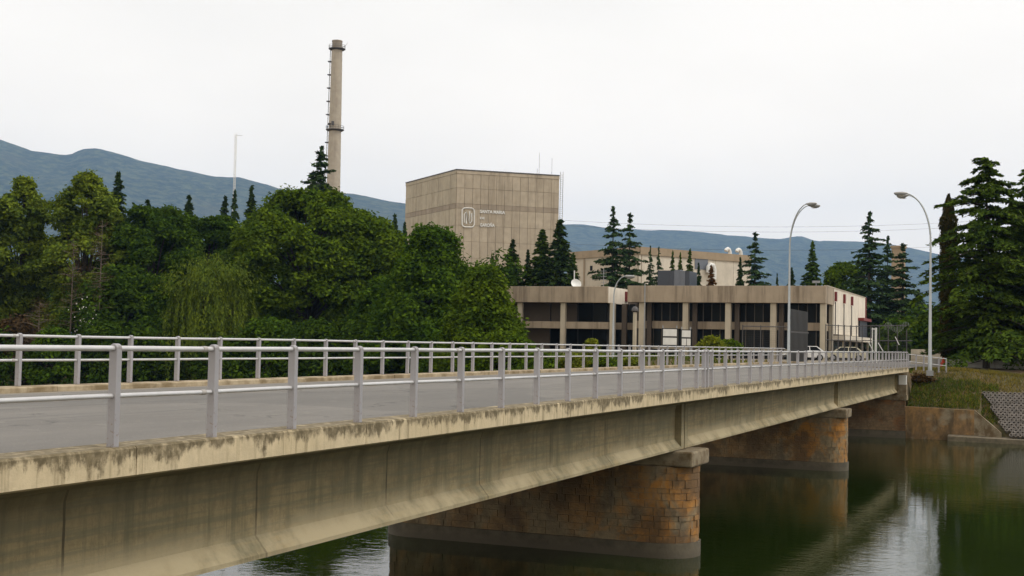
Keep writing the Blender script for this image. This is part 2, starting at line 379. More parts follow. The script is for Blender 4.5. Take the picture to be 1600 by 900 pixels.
MAT['leaf_dark'] = leafmat('dark_green_leaves', (.045, .085, .014), .6)
MAT['leaf_deep'] = leafmat('deep_green_leaves', (.055, .105, .014), .6)
MAT['leaf_willow'] = leafmat('willow_leaves', (.09, .13, .026), .5)
MAT['leaf_yellow'] = leafmat('yellow_green_leaves', (.14, .17, .025), .5)
MAT['leaf_brown'] = leafmat('brown_twigs', (.075, .05, .026), .4, (1.1, 1, .9))
MAT['needle'] = leafmat('dark_needles', (.035, .062, .02), .5, (1.3, 1.15, .8), .12)
MAT['needle_blue'] = leafmat('blue_green_needles', (.045, .076, .03), .6, (1.1, 1.1, 1.), .12)
MAT['needle_lite'] = leafmat('light_green_needles', (.055, .1, .02), .5, (1.3, 1.1, .6), .15)
MAT['needle_brown'] = leafmat('rusty_needles', (.12, .06, .02), .5, (1.2, 1, .8), .15)
MAT['needle_cedar'] = leafmat('cedar_needles', (.052, .088, .017), .6, (1.3, 1.15, .7), .15)
MAT['cypress'] = leafmat('cypress_foliage', (.03, .036, .012), .5, (1.7, .9, .5), .1)
MAT['grass'] = leafmat('dry_grass', (.145, .135, .045), .5, (1.3, 1.05, .6), .2)
MAT['grass_dark'] = leafmat('lush_grass', (.08, .115, .025), .5, (1.2, 1.05, .6), .2)
MAT['blossom'] = plain('white_blossom', (.7, .68, .6), .7)

# ------------------------------------------------------------------ ground, water, hills
WATER = -4.35
def smooth(a, b, t):
    t = max(0., min(1., (t - a) / (b - a))); return t * t * (3 - 2 * t)
def lerp(a, b, t): return a + (b - a) * max(0., min(1., t))
def gh(x, y):
    if y < 40:
        return lerp(-.56, -6.5, (y - 5.) / 5.5)
    if x < -18.3:                                            # upstream bank
        toe = 79 + .8 * sin(x * .21) + 46 * smooth(-18, -74, x) - max(0., min(60., -80 - x)) * .35
        h = lerp(-6.5, -.1, (y - toe) / 8.5) + .25 * sin(x * .7 + y * .9) * smooth(toe, toe + 4, y)
        return lerp(h, .02, (y - toe - 12) / 6)
    if x < -8.3:                                             # behind the abutment
        return -6.5 if y < 85.2 else (-.25 if y > 86 else lerp(-6.5, -.25, (y - 85.2) / .8))
    top = -.12 - min(1.1, max(0., .1 * (x + 5)))
    if x < -4.0:
        h = -6.5 if y < 84.7 else lerp(-2.5, top, (y - 84.8) / 3.6)
        if y >= 84.7 and y < 84.8: h = -2.5
    else:
        h = lerp(WATER - .6, -1.35, (y - 83.4) / 3.5); h = h if y < 86.9 else lerp(-1.35, top, (y - 86.9) / 1.8)
    h += .05 * sin(x * 2.3 + y * 1.7) * (1 if y > 85 else 0)
    return lerp(h, 0.02 if x < 3 else top * .5, (y - 89) / 8)
def lines(*segs):
    out = []
    for a, b, s in segs:
        n = max(1, int(round((b - a) / s))); out += [a + (b - a) * i / n for i in range(n)]
    out.append(segs[-1][1]); return out
xs = lines((-8700, -1000, 1100), (-1000, -200, 100), (-200, -70, 10), (-70, -18.4, 1.5), (-18.4, -18.2, .2), (-18.2, -8.5, 1.5), (-8.5, -8.2, .3), (-8.2, -4.1, .35), (-4.1, -3.9, .2), (-3.9, 12, .5), (12, 60, 4), (60, 300, 40), (300, 4700, 550))
ys = lines((-280, -20, 40), (-20, 4, 4), (4, 12, .5), (12, 76, 8), (76, 84.6, .5), (84.6, 85, .1), (85, 98, .5), (98, 140, 3), (140, 400, 26), (400, 1500, 100), (1500, 11700, 850))
mb = MB(); mb.v = [(x, y, gh(x, y)) for y in ys for x in xs]; nx = len(xs)
mb.f = [(j*nx+i, j*nx+i+1, (j+1)*nx+i+1, (j+1)*nx+i) for j in range(len(ys)-1) for i in range(nx-1)]
tag(mb.obj('ground', MAT['ground'], smooth=True), kind='structure')
wb = MB(); wb.add([(-900, 3, WATER), (900, 3, WATER), (900, 134, WATER), (-900, 134, WATER)], [(0,1,2,3)])
tag(wb.obj('river_water', MAT['water']), kind='structure')

from mathutils import noise as mn
def hill(name, D, pts, depth, seed, label):
    """ridge through picture points at distance D, falling towards the viewer and behind"""
    pts = sorted(pts); xs_ = np.arange(pts[0][0], pts[-1][0] + 1, 9.0)
    yy = np.interp(xs_, [p[0] for p in pts], [p[1] for p in pts]); m = MB(); rows = 26
    for j in range(rows):
        t = j / (rows - 1) * 1.25                                       # 0 = foot, 1 = ridge, >1 behind
        for i, x in enumerate(xs_):
            P = at(x, yy[i] , D); ht = P.z
            dirh = Vector((P.x, P.y, 0)); q = dirh.normalized()
            prof = (t ** 1.25) if t <= 1 else 1 - (t - 1) * .8
            pos = dirh + q * (t - 1) * depth
            g = mn.fractal(Vector((pos.x * .0007 + seed, pos.y * .0007, 0)), 1., 2., 5) * ht * .16 * sin(pi * min(1, t)) if t < 1 else 0
            r = mn.fractal(Vector((pos.x * .005 + seed, pos.y * .005, 3)), 1., 2., 3) * 9 * min(1, t * 2)
            m.v.append((pos.x, pos.y, max(-8, ht * prof + g + r)))
    n = len(xs_)
    m.f = [(j*n+i, j*n+i+1, (j+1)*n+i+1, (j+1)*n+i) for j in range(rows-1) for i in range(n-1)]
    o = m.obj(name, MAT['hill'], smooth=True); return tag(o, kind='structure')
hill('hill', 6600, [(-500, 300), (-200, 225), (-60, 203), (0, 216), (25, 226), (50, 235), (80, 238), (108, 242), (128, 235), (152, 232.5), (178, 237), (205, 245), (245, 256), (275, 263), (310, 270), (336, 276), (375, 278), (400, 286), (440, 296), (500, 301), (555, 304), (600, 312), (640, 320), (720, 336), (800, 350), (900, 385), (1000, 440)], 3300, 2.3, '')
hill('hill', 8800, [(560, 420), (650, 372), (760, 356), (830, 350), (880, 350), (915, 352), (945, 356), (1010, 359), (1100, 363), (1160, 368), (1200, 372), (1222, 374), (1236, 370), (1252, 369), (1264, 373), (1275, 377), (1330, 377), (1365, 378), (1400, 383), (1440, 391), (1475, 399), (1560, 412), (1700, 425), (1900, 440), (2200, 470)], 4000, 8.1, '')

# ------------------------------------------------------------------ bridge
EX = -8.22                                                # outer edge of the deck on the viewer's side
WID = 9.75
def bz(x, y, z): return (x, y, z + .0016 * (y - 10) + .0087 * max(0., min(WID, EX - x)))
JOINTS = [5.6, 33.0, 59.9, 84.6]
bridge = thing('road_bridge', 'long low concrete road bridge on stone piers crossing the green river', 'bridge', (0, 0, 0))
for a, b in zip(JOINTS[:-1], JOINTS[1:]):
    a_, b_ = a + .012, b - .012
    e = EX; w = e - WID
    # the deck: thin slab with a raised edge beam, one length per casting so the joints show
    n = 6
    for k in range(n):
        y0 = a_ + (b_ - a_) * k / n + (.006 if k else 0); y1 = a_ + (b_ - a_) * (k + 1) / n - .006
        m = MB().prism_y([(e-.46, -.30), (e-.05, -.305), (e, -.28), (e, -.02), (e-.02, 0), (e-.44, -.003), (e-.46, -.02)][::-1], y0, y1)
        m.map(bz).obj('edge_beam', MAT['fascia'], bridge)
        m = MB().prism_y([(w+.46, -.30), (w, -.29), (w, 0), (w+.44, -.003), (w+.46, -.02)], y0, y1)
        m.map(bz).obj('edge_beam', MAT['kerb'], bridge)
    MB().prism_y([(e-.462, -.115), (w+.462, -.115), (w+.462, -.3), (w+.7, -.43), (e-.72, -.43), (e-.5, -.33), (e-.462, -.3)], a_, b_).map(bz).obj('deck_slab', MAT['soffit'], bridge)
    # haunch under the overhang
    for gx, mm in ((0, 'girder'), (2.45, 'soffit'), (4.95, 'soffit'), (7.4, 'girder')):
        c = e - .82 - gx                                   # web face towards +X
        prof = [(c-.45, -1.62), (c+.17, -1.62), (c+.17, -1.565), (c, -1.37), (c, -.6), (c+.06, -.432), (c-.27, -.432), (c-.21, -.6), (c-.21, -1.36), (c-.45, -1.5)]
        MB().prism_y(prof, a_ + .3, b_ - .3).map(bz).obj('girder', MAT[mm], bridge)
        for y0, y1 in ((a_ + .03, a_ + .3), (b_ - .3, b_ - .03)):          # end blocks over the bearings
            MB().prism_y([(c-.42, -1.617), (c+.175, -1.617), (c+.175, -.433), (c-.42, -.433)], y0, y1).map(bz).obj('end_block', MAT['girder_rust'] if gx else MAT['girder'], bridge)
    for y0 in (a_ + .1, b_ - .35):
        MB().box(e-8.3, e-1.2, y0, y0 + .25, -1.5, -.44).map(bz).obj('cross_beam', MAT['soffit'], bridge)
# sloping bracket fillet beneath the outer edge, added for the soffit's dark shadow strip between slab and web
for a, b in zip(JOINTS[:-1], JOINTS[1:]):
    MB().prism_y([(EX-.09, -.303), (EX-.46, -.303), (EX-.8, -.303 - .1), (EX-.8, -.47), (EX-.74, -.47)][::-1], a+.02, b-.02).map(bz).obj('haunch', MAT['soffit'], bridge)

def stadium(cx0, cx1, cy, r, x0=None):                     # path of pier outline: from far-left of the -Y side, round the +X nose
    pts = []
    L_ = cx1 - cx0
    return L_
def pier_pt(s, cx0, cx1, cy, r, out=0.):
    """s runs along the near (-Y) face from cx0 to cx1, then round the nose, back along +Y, then round the far nose"""
    Ls = cx1 - cx0; Ln = pi * r; T = 2 * (Ls + Ln); s = s % T; R = r + out
    if s < Ls: return (cx0 + s, cy - R)
    s -= Ls
    if s < Ln:
        q = -pi/2 + s / r; return (cx1 + R * cos(q), cy + R * sin(q))
    s -= Ln
    if s < Ls: return (cx1 - s, cy + R)
    s -= Ls; q = pi/2 + s / r; return (cx0 + R * cos(q), cy + R * sin(q))
def pier(cy, r, z_top, single):
    cx1, cx0 = -8.47 - r, -8.47 - r - (8.95 - 2 * r) ; Ls = cx1 - cx0; T = 2 * (Ls + pi * r)
    zb = WATER + .38
    core = MB(); n = 56
    core.prism_z([pier_pt(T * k / n, cx0, cx1, cy, r, -.014) for k in range(n)], WATER - 2.2, z_top - .42)
    p = core.obj('pier', MAT['mortar'], bridge)
    MB().prism_z([pier_pt(T * k / n, cx0, cx1, cy, r, .06) for k in range(n)], WATER - 2.2, zb).obj('plinth', MAT['plinth'], p, smooth=True)
    # capping block: bevelled slab a little wider than the shaft
    cm = MB(); pr = [pier_pt(T * k / n, cx0, cx1, cy, r, .1) for k in range(n)]
    cm.box(cx0 - r - .05, cx1 + r + .06, cy - r + .03, cy + r - .03, z_top - .42, z_top - .02)
    bevel(cm.obj('pier_cap', MAT['cap'], p), .05, 2)
    for gx in (0, 2.45, 4.95, 7.4):
        c = EX - .88 - gx
        for yy in (-.2, .2):
            MB().box(c - .3, c + .12, cy + yy - .13, cy + yy + .13, z_top - .02, z_top + .03).obj('bearing', MAT['steel_dark'], p)
    # masonry courses
    z1 = z_top - .43; nc = int(round((z1 - zb) / .185)); hh = (z1 - zb) / nc; rest = MB(); R_ = random.Random(int(cy)); wob = [0] + [R_.uniform(-.22, .22) for _ in range(nc - 1)] + [0]
    for c in range(nc):
        s = -R_.random() * .4 ; za, zc = zb + (c + wob[c]) * hh + .006, zb + (c + 1 + wob[c + 1]) * hh - .006
        while s < T - .05:
            l = R_.choice((R_.uniform(.22, .36), R_.uniform(.36, .7))); e_ = min(s + l, T); o = R_.uniform(-.008, .018)
            near = single and Ls * .0 < s < Ls + pi * r * .8
            ss = [s + .008, (s + e_) / 2, e_ - .008]
            outr = [pier_pt(q, cx0, cx1, cy, r, o) for q in ss]; innr = [pier_pt(q, cx0, cx1, cy, r, -.1) for q in ss]
            m = MB() if near else rest
            vs = [(x, y, za) for x, y in innr + outr] + [(x, y, zc) for x, y in innr + outr]
            fs = [(0,1,4,3),(1,2,5,4),(9,10,7,6),(10,11,8,7),(3,4,10,9),(4,5,11,10),(2,8,11,5),(0,3,9,6),(1,0,6,7),(2,1,7,8)]
            fs = [tuple(f) for f in fs]; m.add(vs, fs)
            if near: m.obj('stone', MAT['stone'], p)
            s = e_
    tag(rest.obj('stone_courses', MAT['stone'], p), kind='stuff')
pier(33.0, .92, -1.58, True)
pier(59.9, .85, -1.54, False)
# far abutment
ab = MB().box(-18.1, -8.45, 84.35, 85.1, WATER - 2, -1.95).obj('abutment', MAT['mortar'], bridge)
MB().box(-18.1, -8.3, 84.2, 85.2, -1.95, -1.62).obj('bearing_shelf', MAT['cap'], ab)
MB().box(-18.1, -8.32, 84.9, 85.25, -1.617, .1).obj('back_wall', MAT['cap'], ab)
MB().box(-8.9, -8.34, 84.25, 84.88, -1.617, -1.0).obj('bearing_block', MAT['cap'], ab)
MB().box(-8.8, -8.35, 84.3, 84.85, -.98, -.4).obj('bearing_block', MAT['white'], ab)
MB().box(-18.2, -8.36, 84.2, 84.4, WATER - 2, WATER + .45).obj('plinth', MAT['plinth'], ab)
rest = MB(); R_ = random.Random(3)
for c in range(11):
    za = WATER + .46 + c * .175; x = -18.0
    while x < -8.5:
        l = R_.uniform(.35, .6); e_ = min(x + l, -8.38); o = R_.uniform(0, .03)
        rest.box(x + .008, e_ - .008, 84.31 - o, 84.5, za + .008, za + .167); x = e_
tag(rest.obj('stone_courses', MAT['stone_far'], ab), kind='stuff')
# near abutment under the viewer's end
na = MB().box(-18.1, -8.4, 3.5, 5.5, WATER - 2, -1.64).obj('abutment', MAT['mortar'], bridge)
MB().box(-18.1, -8.3, 3.5, 5.58, -1.64, -.12).obj('back_wall', MAT['cap'], na)

# road over the bridge and on to the works
rb = MB()
yr = lines((-30, 90, 4), (90, 136, 4))
for y in yr:
    for x in (EX - .465, EX - WID / 2, EX - WID + .465):
        X_, Y_, Z_ = bz(x, y, -.105 + (.03 if abs(x - (EX - WID/2)) < .1 else 0)); rb.v.append((X_, Y_, min(Z_, .1) if y > 90 else Z_))
rb.f = [(j*3+i, j*3+i+1, (j+1)*3+i+1, (j+1)*3+i)[::-1] for j in range(len(yr)-1) for i in range(2)]
tag(rb.obj('road', MAT['asphalt']), kind='structure')
fb = MB().add([(-17.45, 96, .03), (-17.45, 136, .03), (-52, 136, .03), (-50, 128, .03), (-38, 112, .03), (-26, 97, .03)], [(0,1,2,3,4,5)])
tag(fb.obj('forecourt', MAT['asphalt']), kind='structure')
fb = MB().add([(-8.685, 95, .03), (6, 97, .03), (6, 175, .03), (-8.685, 175, .03)], [(0,1,2,3)])
fb.add([(-20.5, 136, .03), (-8.685, 136, .03), (-8.685, 175, .03), (-20.5, 175, .03)], [(0,1,2,3)])
tag(fb.obj('yard', MAT['asphalt']), kind='structure')
# approach kerbs on the near bank
for x0, x1 in ((EX - .46, EX), (EX - WID, EX - WID + .46)):
    k = MB().box(x0, x1, -30, 5.5, -.5, 0).map(bz).obj('kerb', MAT['kerb']); tag(k, kind='structure')
k = MB().box(EX - WID, EX - WID + .46, 84.7, 97, -.5, 0).map(bz).obj('kerb', MAT['kerb']); tag(k, kind='structure')

# ------------------------------------------------------------------ railings
def post_mesh(ax=.094, ay=.078, h=1.0):
    m = MB(); r = ax / 2; prof = [(-r, 0), (r, 0)] + [(r * cos(q), h - r + r * sin(q)) for q in [pi * k / 10 for k in range(11)]]
    m.prism_y(prof, -ay/2, ay/2); me = m.mesh('post', MAT['rail_post']); return me
POST = post_mesh()
def railing(name, label, X, ys_, lo, hi):
    t = thing(name, label, 'railing', (X, ys_[0], bz(X, ys_[0], 0)[2]))
    o0 = t.location.copy(); bevelled = None
    for y in ys_:
        p = link('post', POST, t, Vector(bz(X, y, -.004)) - o0); p.rotation_euler = (rnd.gauss(0, .004), rnd.gauss(0, .004), rnd.gauss(0, .02))
        b = p.modifiers.new('bevel', 'BEVEL'); b.width = .008; b.segments = 2; b.limit_method = 'ANGLE'; b.angle_limit = radians(50)
    step = 4
    for zz, nm, rr in ((.945, 'top_rail', .027), (.485, 'mid_rail', .024)):
        y = lo
        while y < hi - .1:
            y1 = min(y + 6.328, hi); sag = rnd.uniform(-.006, .006)
            pts = [Vector(bz(X, q, zz + (sag if 0 < i < 4 else 0))) - o0 for i, q in enumerate(np.linspace(y, y1, 5))]
            MB().tube(pts, rr, 12).obj(nm, MAT['rail'], t, smooth=True)
            if y > lo:
                MB().tube([Vector(bz(X, y - .035, zz)) - o0, Vector(bz(X, y + .035, zz)) - o0], rr + .005, 12).obj('pipe_sleeve', MAT['sleeve'], t, smooth=True)
            y = y1
    return t
S = 1.582; near_y = [9.95 + S * n for n in range(-7, 48)]
near_y = [y for y in near_y if abs(y - 33.0) > .6] + [32.84, 33.16]; near_y.sort()
railing('bridge_railing', 'grey metal railing with round topped posts on the near edge of the bridge', EX - .11, near_y, -1.3, 85.0)
far_y = [18.63 + S * n for n in range(-12, 48)]
railing('bridge_railing', 'grey metal railing along the far kerb of the bridge in front of the trees', EX - WID + .11, far_y, -.5, 94.2)
# short flank of railing turning off at the far end
t = thing('bank_railing', 'short white railing turning from the bridge end towards the lamp post', 'railing', (-8.33, 85.5, .0))
ends = [Vector((-8.33 + .42 * i, 85.5 + .55 * i, .08 - .05 * i)) for i in range(6)]
for e in ends: link('post', POST, t, e - ends[0] + Vector((0, 0, -.0)))
for zz, nm, rr in ((.945, 'top_rail', .027), (.485, 'mid_rail', .024)):
    MB().tube([ends[0] - ends[0] + Vector((0,0,zz)), ends[-1] - ends[0] + Vector((0,0,zz))], rr, 8).obj(nm, MAT['rail'], t, smooth=True)

# ------------------------------------------------------------------ right bank: wing wall, ledge, lattice paving, kerb
ww = MB().add([(-8.42, 84.45, -6.5), (-4.3, 84.45, -6.5), (-4.3, 84.45, -2.45), (-8.42, 84.45, -2.35), (-8.42, 84.85, -6.5), (-4.3, 84.85, -6.5), (-4.3, 84.85, -2.45), (-8.42, 84.85, -2.35)],
    [(0,1,2,3),(5,4,7,6),(3,2,6,7),(1,5,6,2),(4,0,3,7),(0,4,5,1)]).obj('wing_wall', MAT['wing'])
tag(ww, 'rust stained concrete wing wall below the grassy bank beside the bridge end', 'wall')
sl = MB().hexa([(-4.3,84.45,-6.5),(-2.7,83.9,-6.5),(-2.7,83.9,-3.75),(-4.3,84.45,-2.42)], [(-4.3,84.85,-6.5),(-2.7,84.6,-6.5),(-2.7,84.6,-3.75),(-4.3,84.85,-2.42)]).obj('sloping_wall', MAT['cap'])
tag(sl, 'pale sloping end wall stepping down from the rust stained wing wall', 'wall')
lg = MB().hexa([(-5.8,83.55,-6.5),(2.5,82.9,-6.5),(2.5,82.9,-4.12),(-5.8,83.55,-4.05)], [(-5.8,84.44,-6.5),(2.5,83.9,-6.5),(2.5,83.9,-4.02),(-5.8,84.44,-3.98)]).obj('bank_ledge', MAT['plinth'])
lg.data.materials[0] = MAT['ledge']
tag(lg, 'low concrete ledge at the waterline under the lattice paving', 'ledge')
# honeycomb blocks on the slope
lat = MB(); R_ = random.Random(5); a = .135
def slope_pt(u, v): return Vector((u, 83.75 + v * .757, -3.95 + v * .653))
for j in range(0, 26):
    for i in range(0, 46):
        u = -4.2 + i * a * 1.9 + (a * .95 if j % 2 else 0); v = .1 + j * a * 1.62
        if v > 3.9 or u < -2.55 - .42 * (v - .7) + .12 * sin(v * 5): continue
        ring = [(cos(pi/6 + k*pi/3), sin(pi/6 + k*pi/3)) for k in range(6)]
        nrm = Vector((0, -.653, .757)); dz = R_.uniform(-.02, .02)
        vo, vi = [], []
        for cx, cy in ring:
            vo.append(slope_pt(u + a*cx*.98, v + a*cy*.98) + nrm * (.09 + dz)); vi.append(slope_pt(u + a*cx*.62, v + a*cy*.62) + nrm * (.09 + dz))
        vl = [q - nrm * .16 for q in vi]; vb = [q - nrm * .16 for q in vo]
        fs = []
        for k in range(6):
            q = (k+1) % 6; fs += [(k, q, 6+q, 6+k), (6+k, 6+q, 12+q, 12+k), (18+k, 18+q, q, k)]
        lat.add(vo + vi + vl + vb, fs)
tag(lat.obj('lattice_paving', MAT['lattice']), 'honeycomb concrete slope paving at the river edge', 'paving', kind='stuff')
kp = [(-5.4, 92.0), (-3.5, 89.8), (-1.2, 88.6), (1.5, 87.9), (6, 87.5)]
km = MB()
for (x0, y0), (x1, y1) in zip(kp[:-1], kp[1:]):
    km.hexa([(x0,y0-.07,gh(x0,y0)-.2),(x1,y1-.07,gh(x1,y1)-.2),(x1,y1+.07,gh(x1,y1)-.2),(x0,y0+.07,gh(x0,y0)-.2)],
            [(x0,y0-.07,gh(x0,y0)+.09),(x1,y1-.07,gh(x1,y1)+.09),(x1,y1+.07,gh(x1,y1)+.09),(x0,y0+.07,gh(x0,y0)+.09)])
tag(km.obj('bank_kerb', MAT['cap']), 'thin pale kerb line running under the cedars above the bank', 'kerb')

# ------------------------------------------------------------------ reactor building
C0 = at(714, 264, 320); hC = C0.z
def top_at(px, py):                                       # point of the same roof height on that pixel's ray
    d = ray(px, py); return d * ((hC - EYE) / d.z) + Vector((0, 0, EYE))
R0 = top_at(874, 273.6); L0 = top_at(635, 285)
def flat(v): return Vector((v.x, v.y, 0))
C0, R0, L0 = flat(C0), flat(R0), flat(L0); B0 = L0 + R0 - C0
reactor = thing('reactor_building', 'tall windowless concrete block with white emblem and lettering on its wall', 'building', C0)
core = MB().prism_z([(v - C0).xy[:] for v in (C0, R0, B0, L0)], -1, hC - .5).obj('wall', MAT['joint'], reactor)
def facade(A, B, cols, rows, mat, out):
    d = (B - A); n = Vector((d.y, -d.x, 0)).normalized(); zt = hC - 1.1
    zs = [zt]; hs = rows
    for h in hs: zs.append(zs[-1] - h)
    for j in range(len(hs)):
        for i in range(cols):
            a = A + d * (i / cols) + d.normalized() * .045; b = A + d * ((i + 1) / cols) - d.normalized() * .045
            o = rnd.uniform(.10, .15); z1, z0 = zs[j] - .04, zs[j + 1] + .04
            q = [a - C0 + n * o, b - C0 + n * o]; p = [a - C0 - n * .1, b - C0 - n * .1]
            m = MB().add([(p[0].x,p[0].y,z0),(p[1].x,p[1].y,z0),(q[1].x,q[1].y,z0),(q[0].x,q[0].y,z0),(p[0].x,p[0].y,z1),(p[1].x,p[1].y,z1),(q[1].x,q[1].y,z1),(q[0].x,q[0].y,z1)],
                         [(0,1,2,3),(7,6,5,4),(3,2,6,7),(0,3,7,4),(2,1,5,6)])
            m.obj('panel', MAT['reactor_band'] if j == 2 else mat, reactor)
rows = [3.6, 3.9, 1.25, 4.2, 4.0, 4.1, 4.0, 4.1, 4.0, 4.0]
facade(C0, R0, 13, rows, MAT['reactor'], 1)
facade(L0, C0, 9, rows, MAT['reactor_grey'], 1)
for A, B in ((C0, R0), (L0, C0)):                          # parapet coping, a hand's breadth proud
    d = (B - A).normalized(); n = Vector((d.y, -d.x, 0)); a, b = A - C0 - d * .02, B - C0 + d * .02
    m = MB().hexa([a+n*.2+Vector((0,0,hC-1.1)), b+n*.2+Vector((0,0,hC-1.1)), b-n*.8+Vector((0,0,hC-1.1)), a-n*.8+Vector((0,0,hC-1.1))],
                  [a+n*.2+Vector((0,0,hC-.32)), b+n*.2+Vector((0,0,hC-.32)), b-n*.8+Vector((0,0,hC-.32)), a-n*.8+Vector((0,0,hC-.32))])
    m.obj('parapet', MAT['reactor'] if A == C0 else MAT['reactor_grey'], reactor)
    m = MB().hexa([a+n*.26+Vector((0,0,hC-.318)), b+n*.26+Vector((0,0,hC-.318)), b-n*.8+Vector((0,0,hC-.318)), a-n*.8+Vector((0,0,hC-.318))],
                  [a+n*.26+Vector((0,0,hC)), b+n*.26+Vector((0,0,hC)), b-n*.8+Vector((0,0,hC)), a-n*.8+Vector((0,0,hC))])
    m.obj('coping', MAT['steel_dark'], reactor)
dR = (R0 - C0).normalized(); nR = Vector((dR.y, -dR.x, 0))
def wallpt(px, py): return onplane(px, py, C0 + nR * .17, nR)
def text(body, px0, px1, py, hgt):
    cu = bpy.data.curves.new('lettering', 'FONT'); cu.body = body; cu.extrude = .05; cu.size = 1; cu.offset = .035
    tmp = bpy.data.objects.new('lettering', cu); COL.objects.link(tmp); bpy.context.view_layer.update()
    me = bpy.data.meshes.new_from_object(tmp); bpy.data.objects.remove(tmp)
    w = max(v.co.x for v in me.vertices) - min(v.co.x for v in me.vertices); x0 = min(v.co.x for v in me.vertices)
    P0, P1 = wallpt(px0, py), wallpt(px1, py); W_ = (P1 - P0).dot(dR); hh = hgt / FPX * P0.length / .73
    for v in me.vertices:
        x, y, z = v.co; q = P0 + dR * ((x - x0) / w * W_) + Vector((0, 0, y * hh)) + nR * (z + .06)
        v.co = q - C0
    me.materials.clear(); me.materials.append(MAT['white'])
    link('lettering', me, reactor)
text('SANTA MARIA', 750, 789, 332.6, 5.0)
text('DE', 750, 757, 342.3, 3.4)
text('GARO\u00d1A', 750, 773, 353.6, 5.0)
em = MB()
def stroke(pts, r=.13, closed=False):
    q = [wallpt(*p) + nR * .1 - C0 for p in pts]
    if closed: q.append(q[0])
    em.tube(q, r, 5)
def rr(x0, x1, y0, y1, c):
    o = []
    for cx, cy, a0 in ((x1-c, y0+c, -90), (x1-c, y1-c, 0), (x0+c, y1-c, 90), (x0+c, y0+c, 180)):
        for k in range(5):
            q = radians(a0 + 22.5 * k); o.append((cx + c*cos(q), cy + c*sin(q)))
    return [(x, y + (x - 731) * .03) for x, y in o]
stroke(rr(721.8, 740.8, 325.2, 354.8, 5.), .16, True)
stroke([(725.2, 348), (725.2, 335), (728.4, 331)], .12); stroke([(728.4, 349.5), (728.4, 330), (733.4, 350), (733.4, 330)], .2); stroke([(736.9, 333), (736.9, 346), (733.8, 349)], .15)
em.obj('emblem', MAT['white'], reactor)
# ladder at the right edge with rungs, roof masts
lm = MB(); P = R0 + dR * .7 - nR * .1 - C0
for s in (-.35, .35): lm.tube([P + dR*s + Vector((0,0,10)), P + dR*s + Vector((0,0,hC+.9))], .07, 5)
for k in range(64): lm.tube([P - dR*.35 + Vector((0,0,10+k*.55)), P + dR*.35 + Vector((0,0,10+k*.55))], .04, 4)
lm.obj('ladder', MAT['steel_grey'], reactor)
for px, hh in ((846, 6.), (866, 4.6), (843, 1.8)):
    q = flat(top_at(px, 273)) - C0 - nR * 2
    MB().tube([q + Vector((0,0,hC-.6)), q + Vector((0,0,hC + hh))], .05, 5).obj('roof_mast', MAT['steel_grey'], reactor)

# ------------------------------------------------------------------ chimney
Zc = 400; ct = at(527.6, 61, Zc); cb = at(521.5, 292, Zc)
H = ct.z; cpos = flat(at(520, 330, Zc))
chim = thing('chimney', 'tall slender concrete chimney with ring platforms behind the trees', 'chimney', cpos)
def crad(z): return 2.62 - (2.62 - 1.66) * (z / H) if z < H else 1.6
zt = H - 2.9
MB().lathe([(crad(z) + .35 * max(0, 1 - z / 20), z) for z in np.linspace(-1, zt, 24)], 28).obj('shaft', MAT['chimney'], chim, smooth=True)
MB().lathe([(crad(zt) - .1, zt), (1.6, zt + .05), (1.56, H - .5), (1.66, H - .45), (1.66, H)], 28).obj('flue_top', MAT['chimney_top'], chim, smooth=True)
def platform(z, out):
    p = MB().lathe([(crad(z) - .1, z - .5), (crad(z) + out * .6, z - .35), (crad(z) + out, z - .1), (crad(z) + out, z + .05)], 28).obj('platform', MAT['steel_dark'], chim)
    r = MB(); R_ = crad(z) + out - .06
    for k in range(20): 
        q = 2*pi*k/20; r.tube([(R_*cos(q), R_*sin(q), z), (R_*cos(q), R_*sin(q), z+1.2)], .035, 4)
    for hh in (.6, 1.2): r.tube([(R_*cos(2*pi*k/24), R_*sin(2*pi*k/24), z+hh) for k in range(25)], .035, 4)
    r.obj('guard_rail', MAT['steel_dark'], p)
platform(zt + .3, .95); zm = at(523, 202, Zc).z; platform(zm, .9)
ldir = -cR.copy(); ldir.z = 0; ldir.normalize(); lperp = Vector((-ldir.y, ldir.x, 0))
lad = MB()
for s in (-.3, .3): lad.tube([ldir * (crad(2) + .45) + lperp*s + Vector((0,0,2)), ldir * (crad(zt) + .35) + lperp*s + Vector((0,0,zt))], .06, 4)
for k in range(60):
    z = 30 + k * .95
    if z < zt: lad.tube([ldir*(crad(z)+.4)-lperp*.3+Vector((0,0,z)), ldir*(crad(z)+.4)+lperp*.3+Vector((0,0,z))], .05, 4)
lad.obj('ladder', MAT['steel_dark'], chim)
for py in (94, 115, 136, 157, 178, 222, 243, 265, 286):
    z = at(520, py, Zc).z; r_ = crad(z); a = ldir * (r_ - .1); b = ldir * (r_ + 1.0)
    MB().hexa([a-lperp*.6+Vector((0,0,z-.25)), b-lperp*.6+Vector((0,0,z-.12)), b+lperp*.6+Vector((0,0,z-.12)), a+lperp*.6+Vector((0,0,z-.25))],
              [a-lperp*.6+Vector((0,0,z+.1)), b-lperp*.6+Vector((0,0,z+.1)), b+lperp*.6+Vector((0,0,z+.1)), a+lperp*.6+Vector((0,0,z+.1))]).obj('rest_platform', MAT['steel_dark'], chim)
fl = MB(); q = Vector((cos(1.2-pi/2), sin(1.2-pi/2), 0)) * 1.0
for dx in (-.8, .4): fl.box(dx - .3, dx + .3, -crad(zm) - .5, -crad(zm) + .2, zm + 1.2, zm + 2.2 + dx * .4)
fl.obj('floodlight', MAT['steel_dark'], chim)
MB().tube([(1.7, 0, zt + .5), (3.2, .4, zt + 1.6), (3.5, .5, zt + 2.2)], .06, 5).obj('lightning_rod', MAT['steel_grey'], chim)

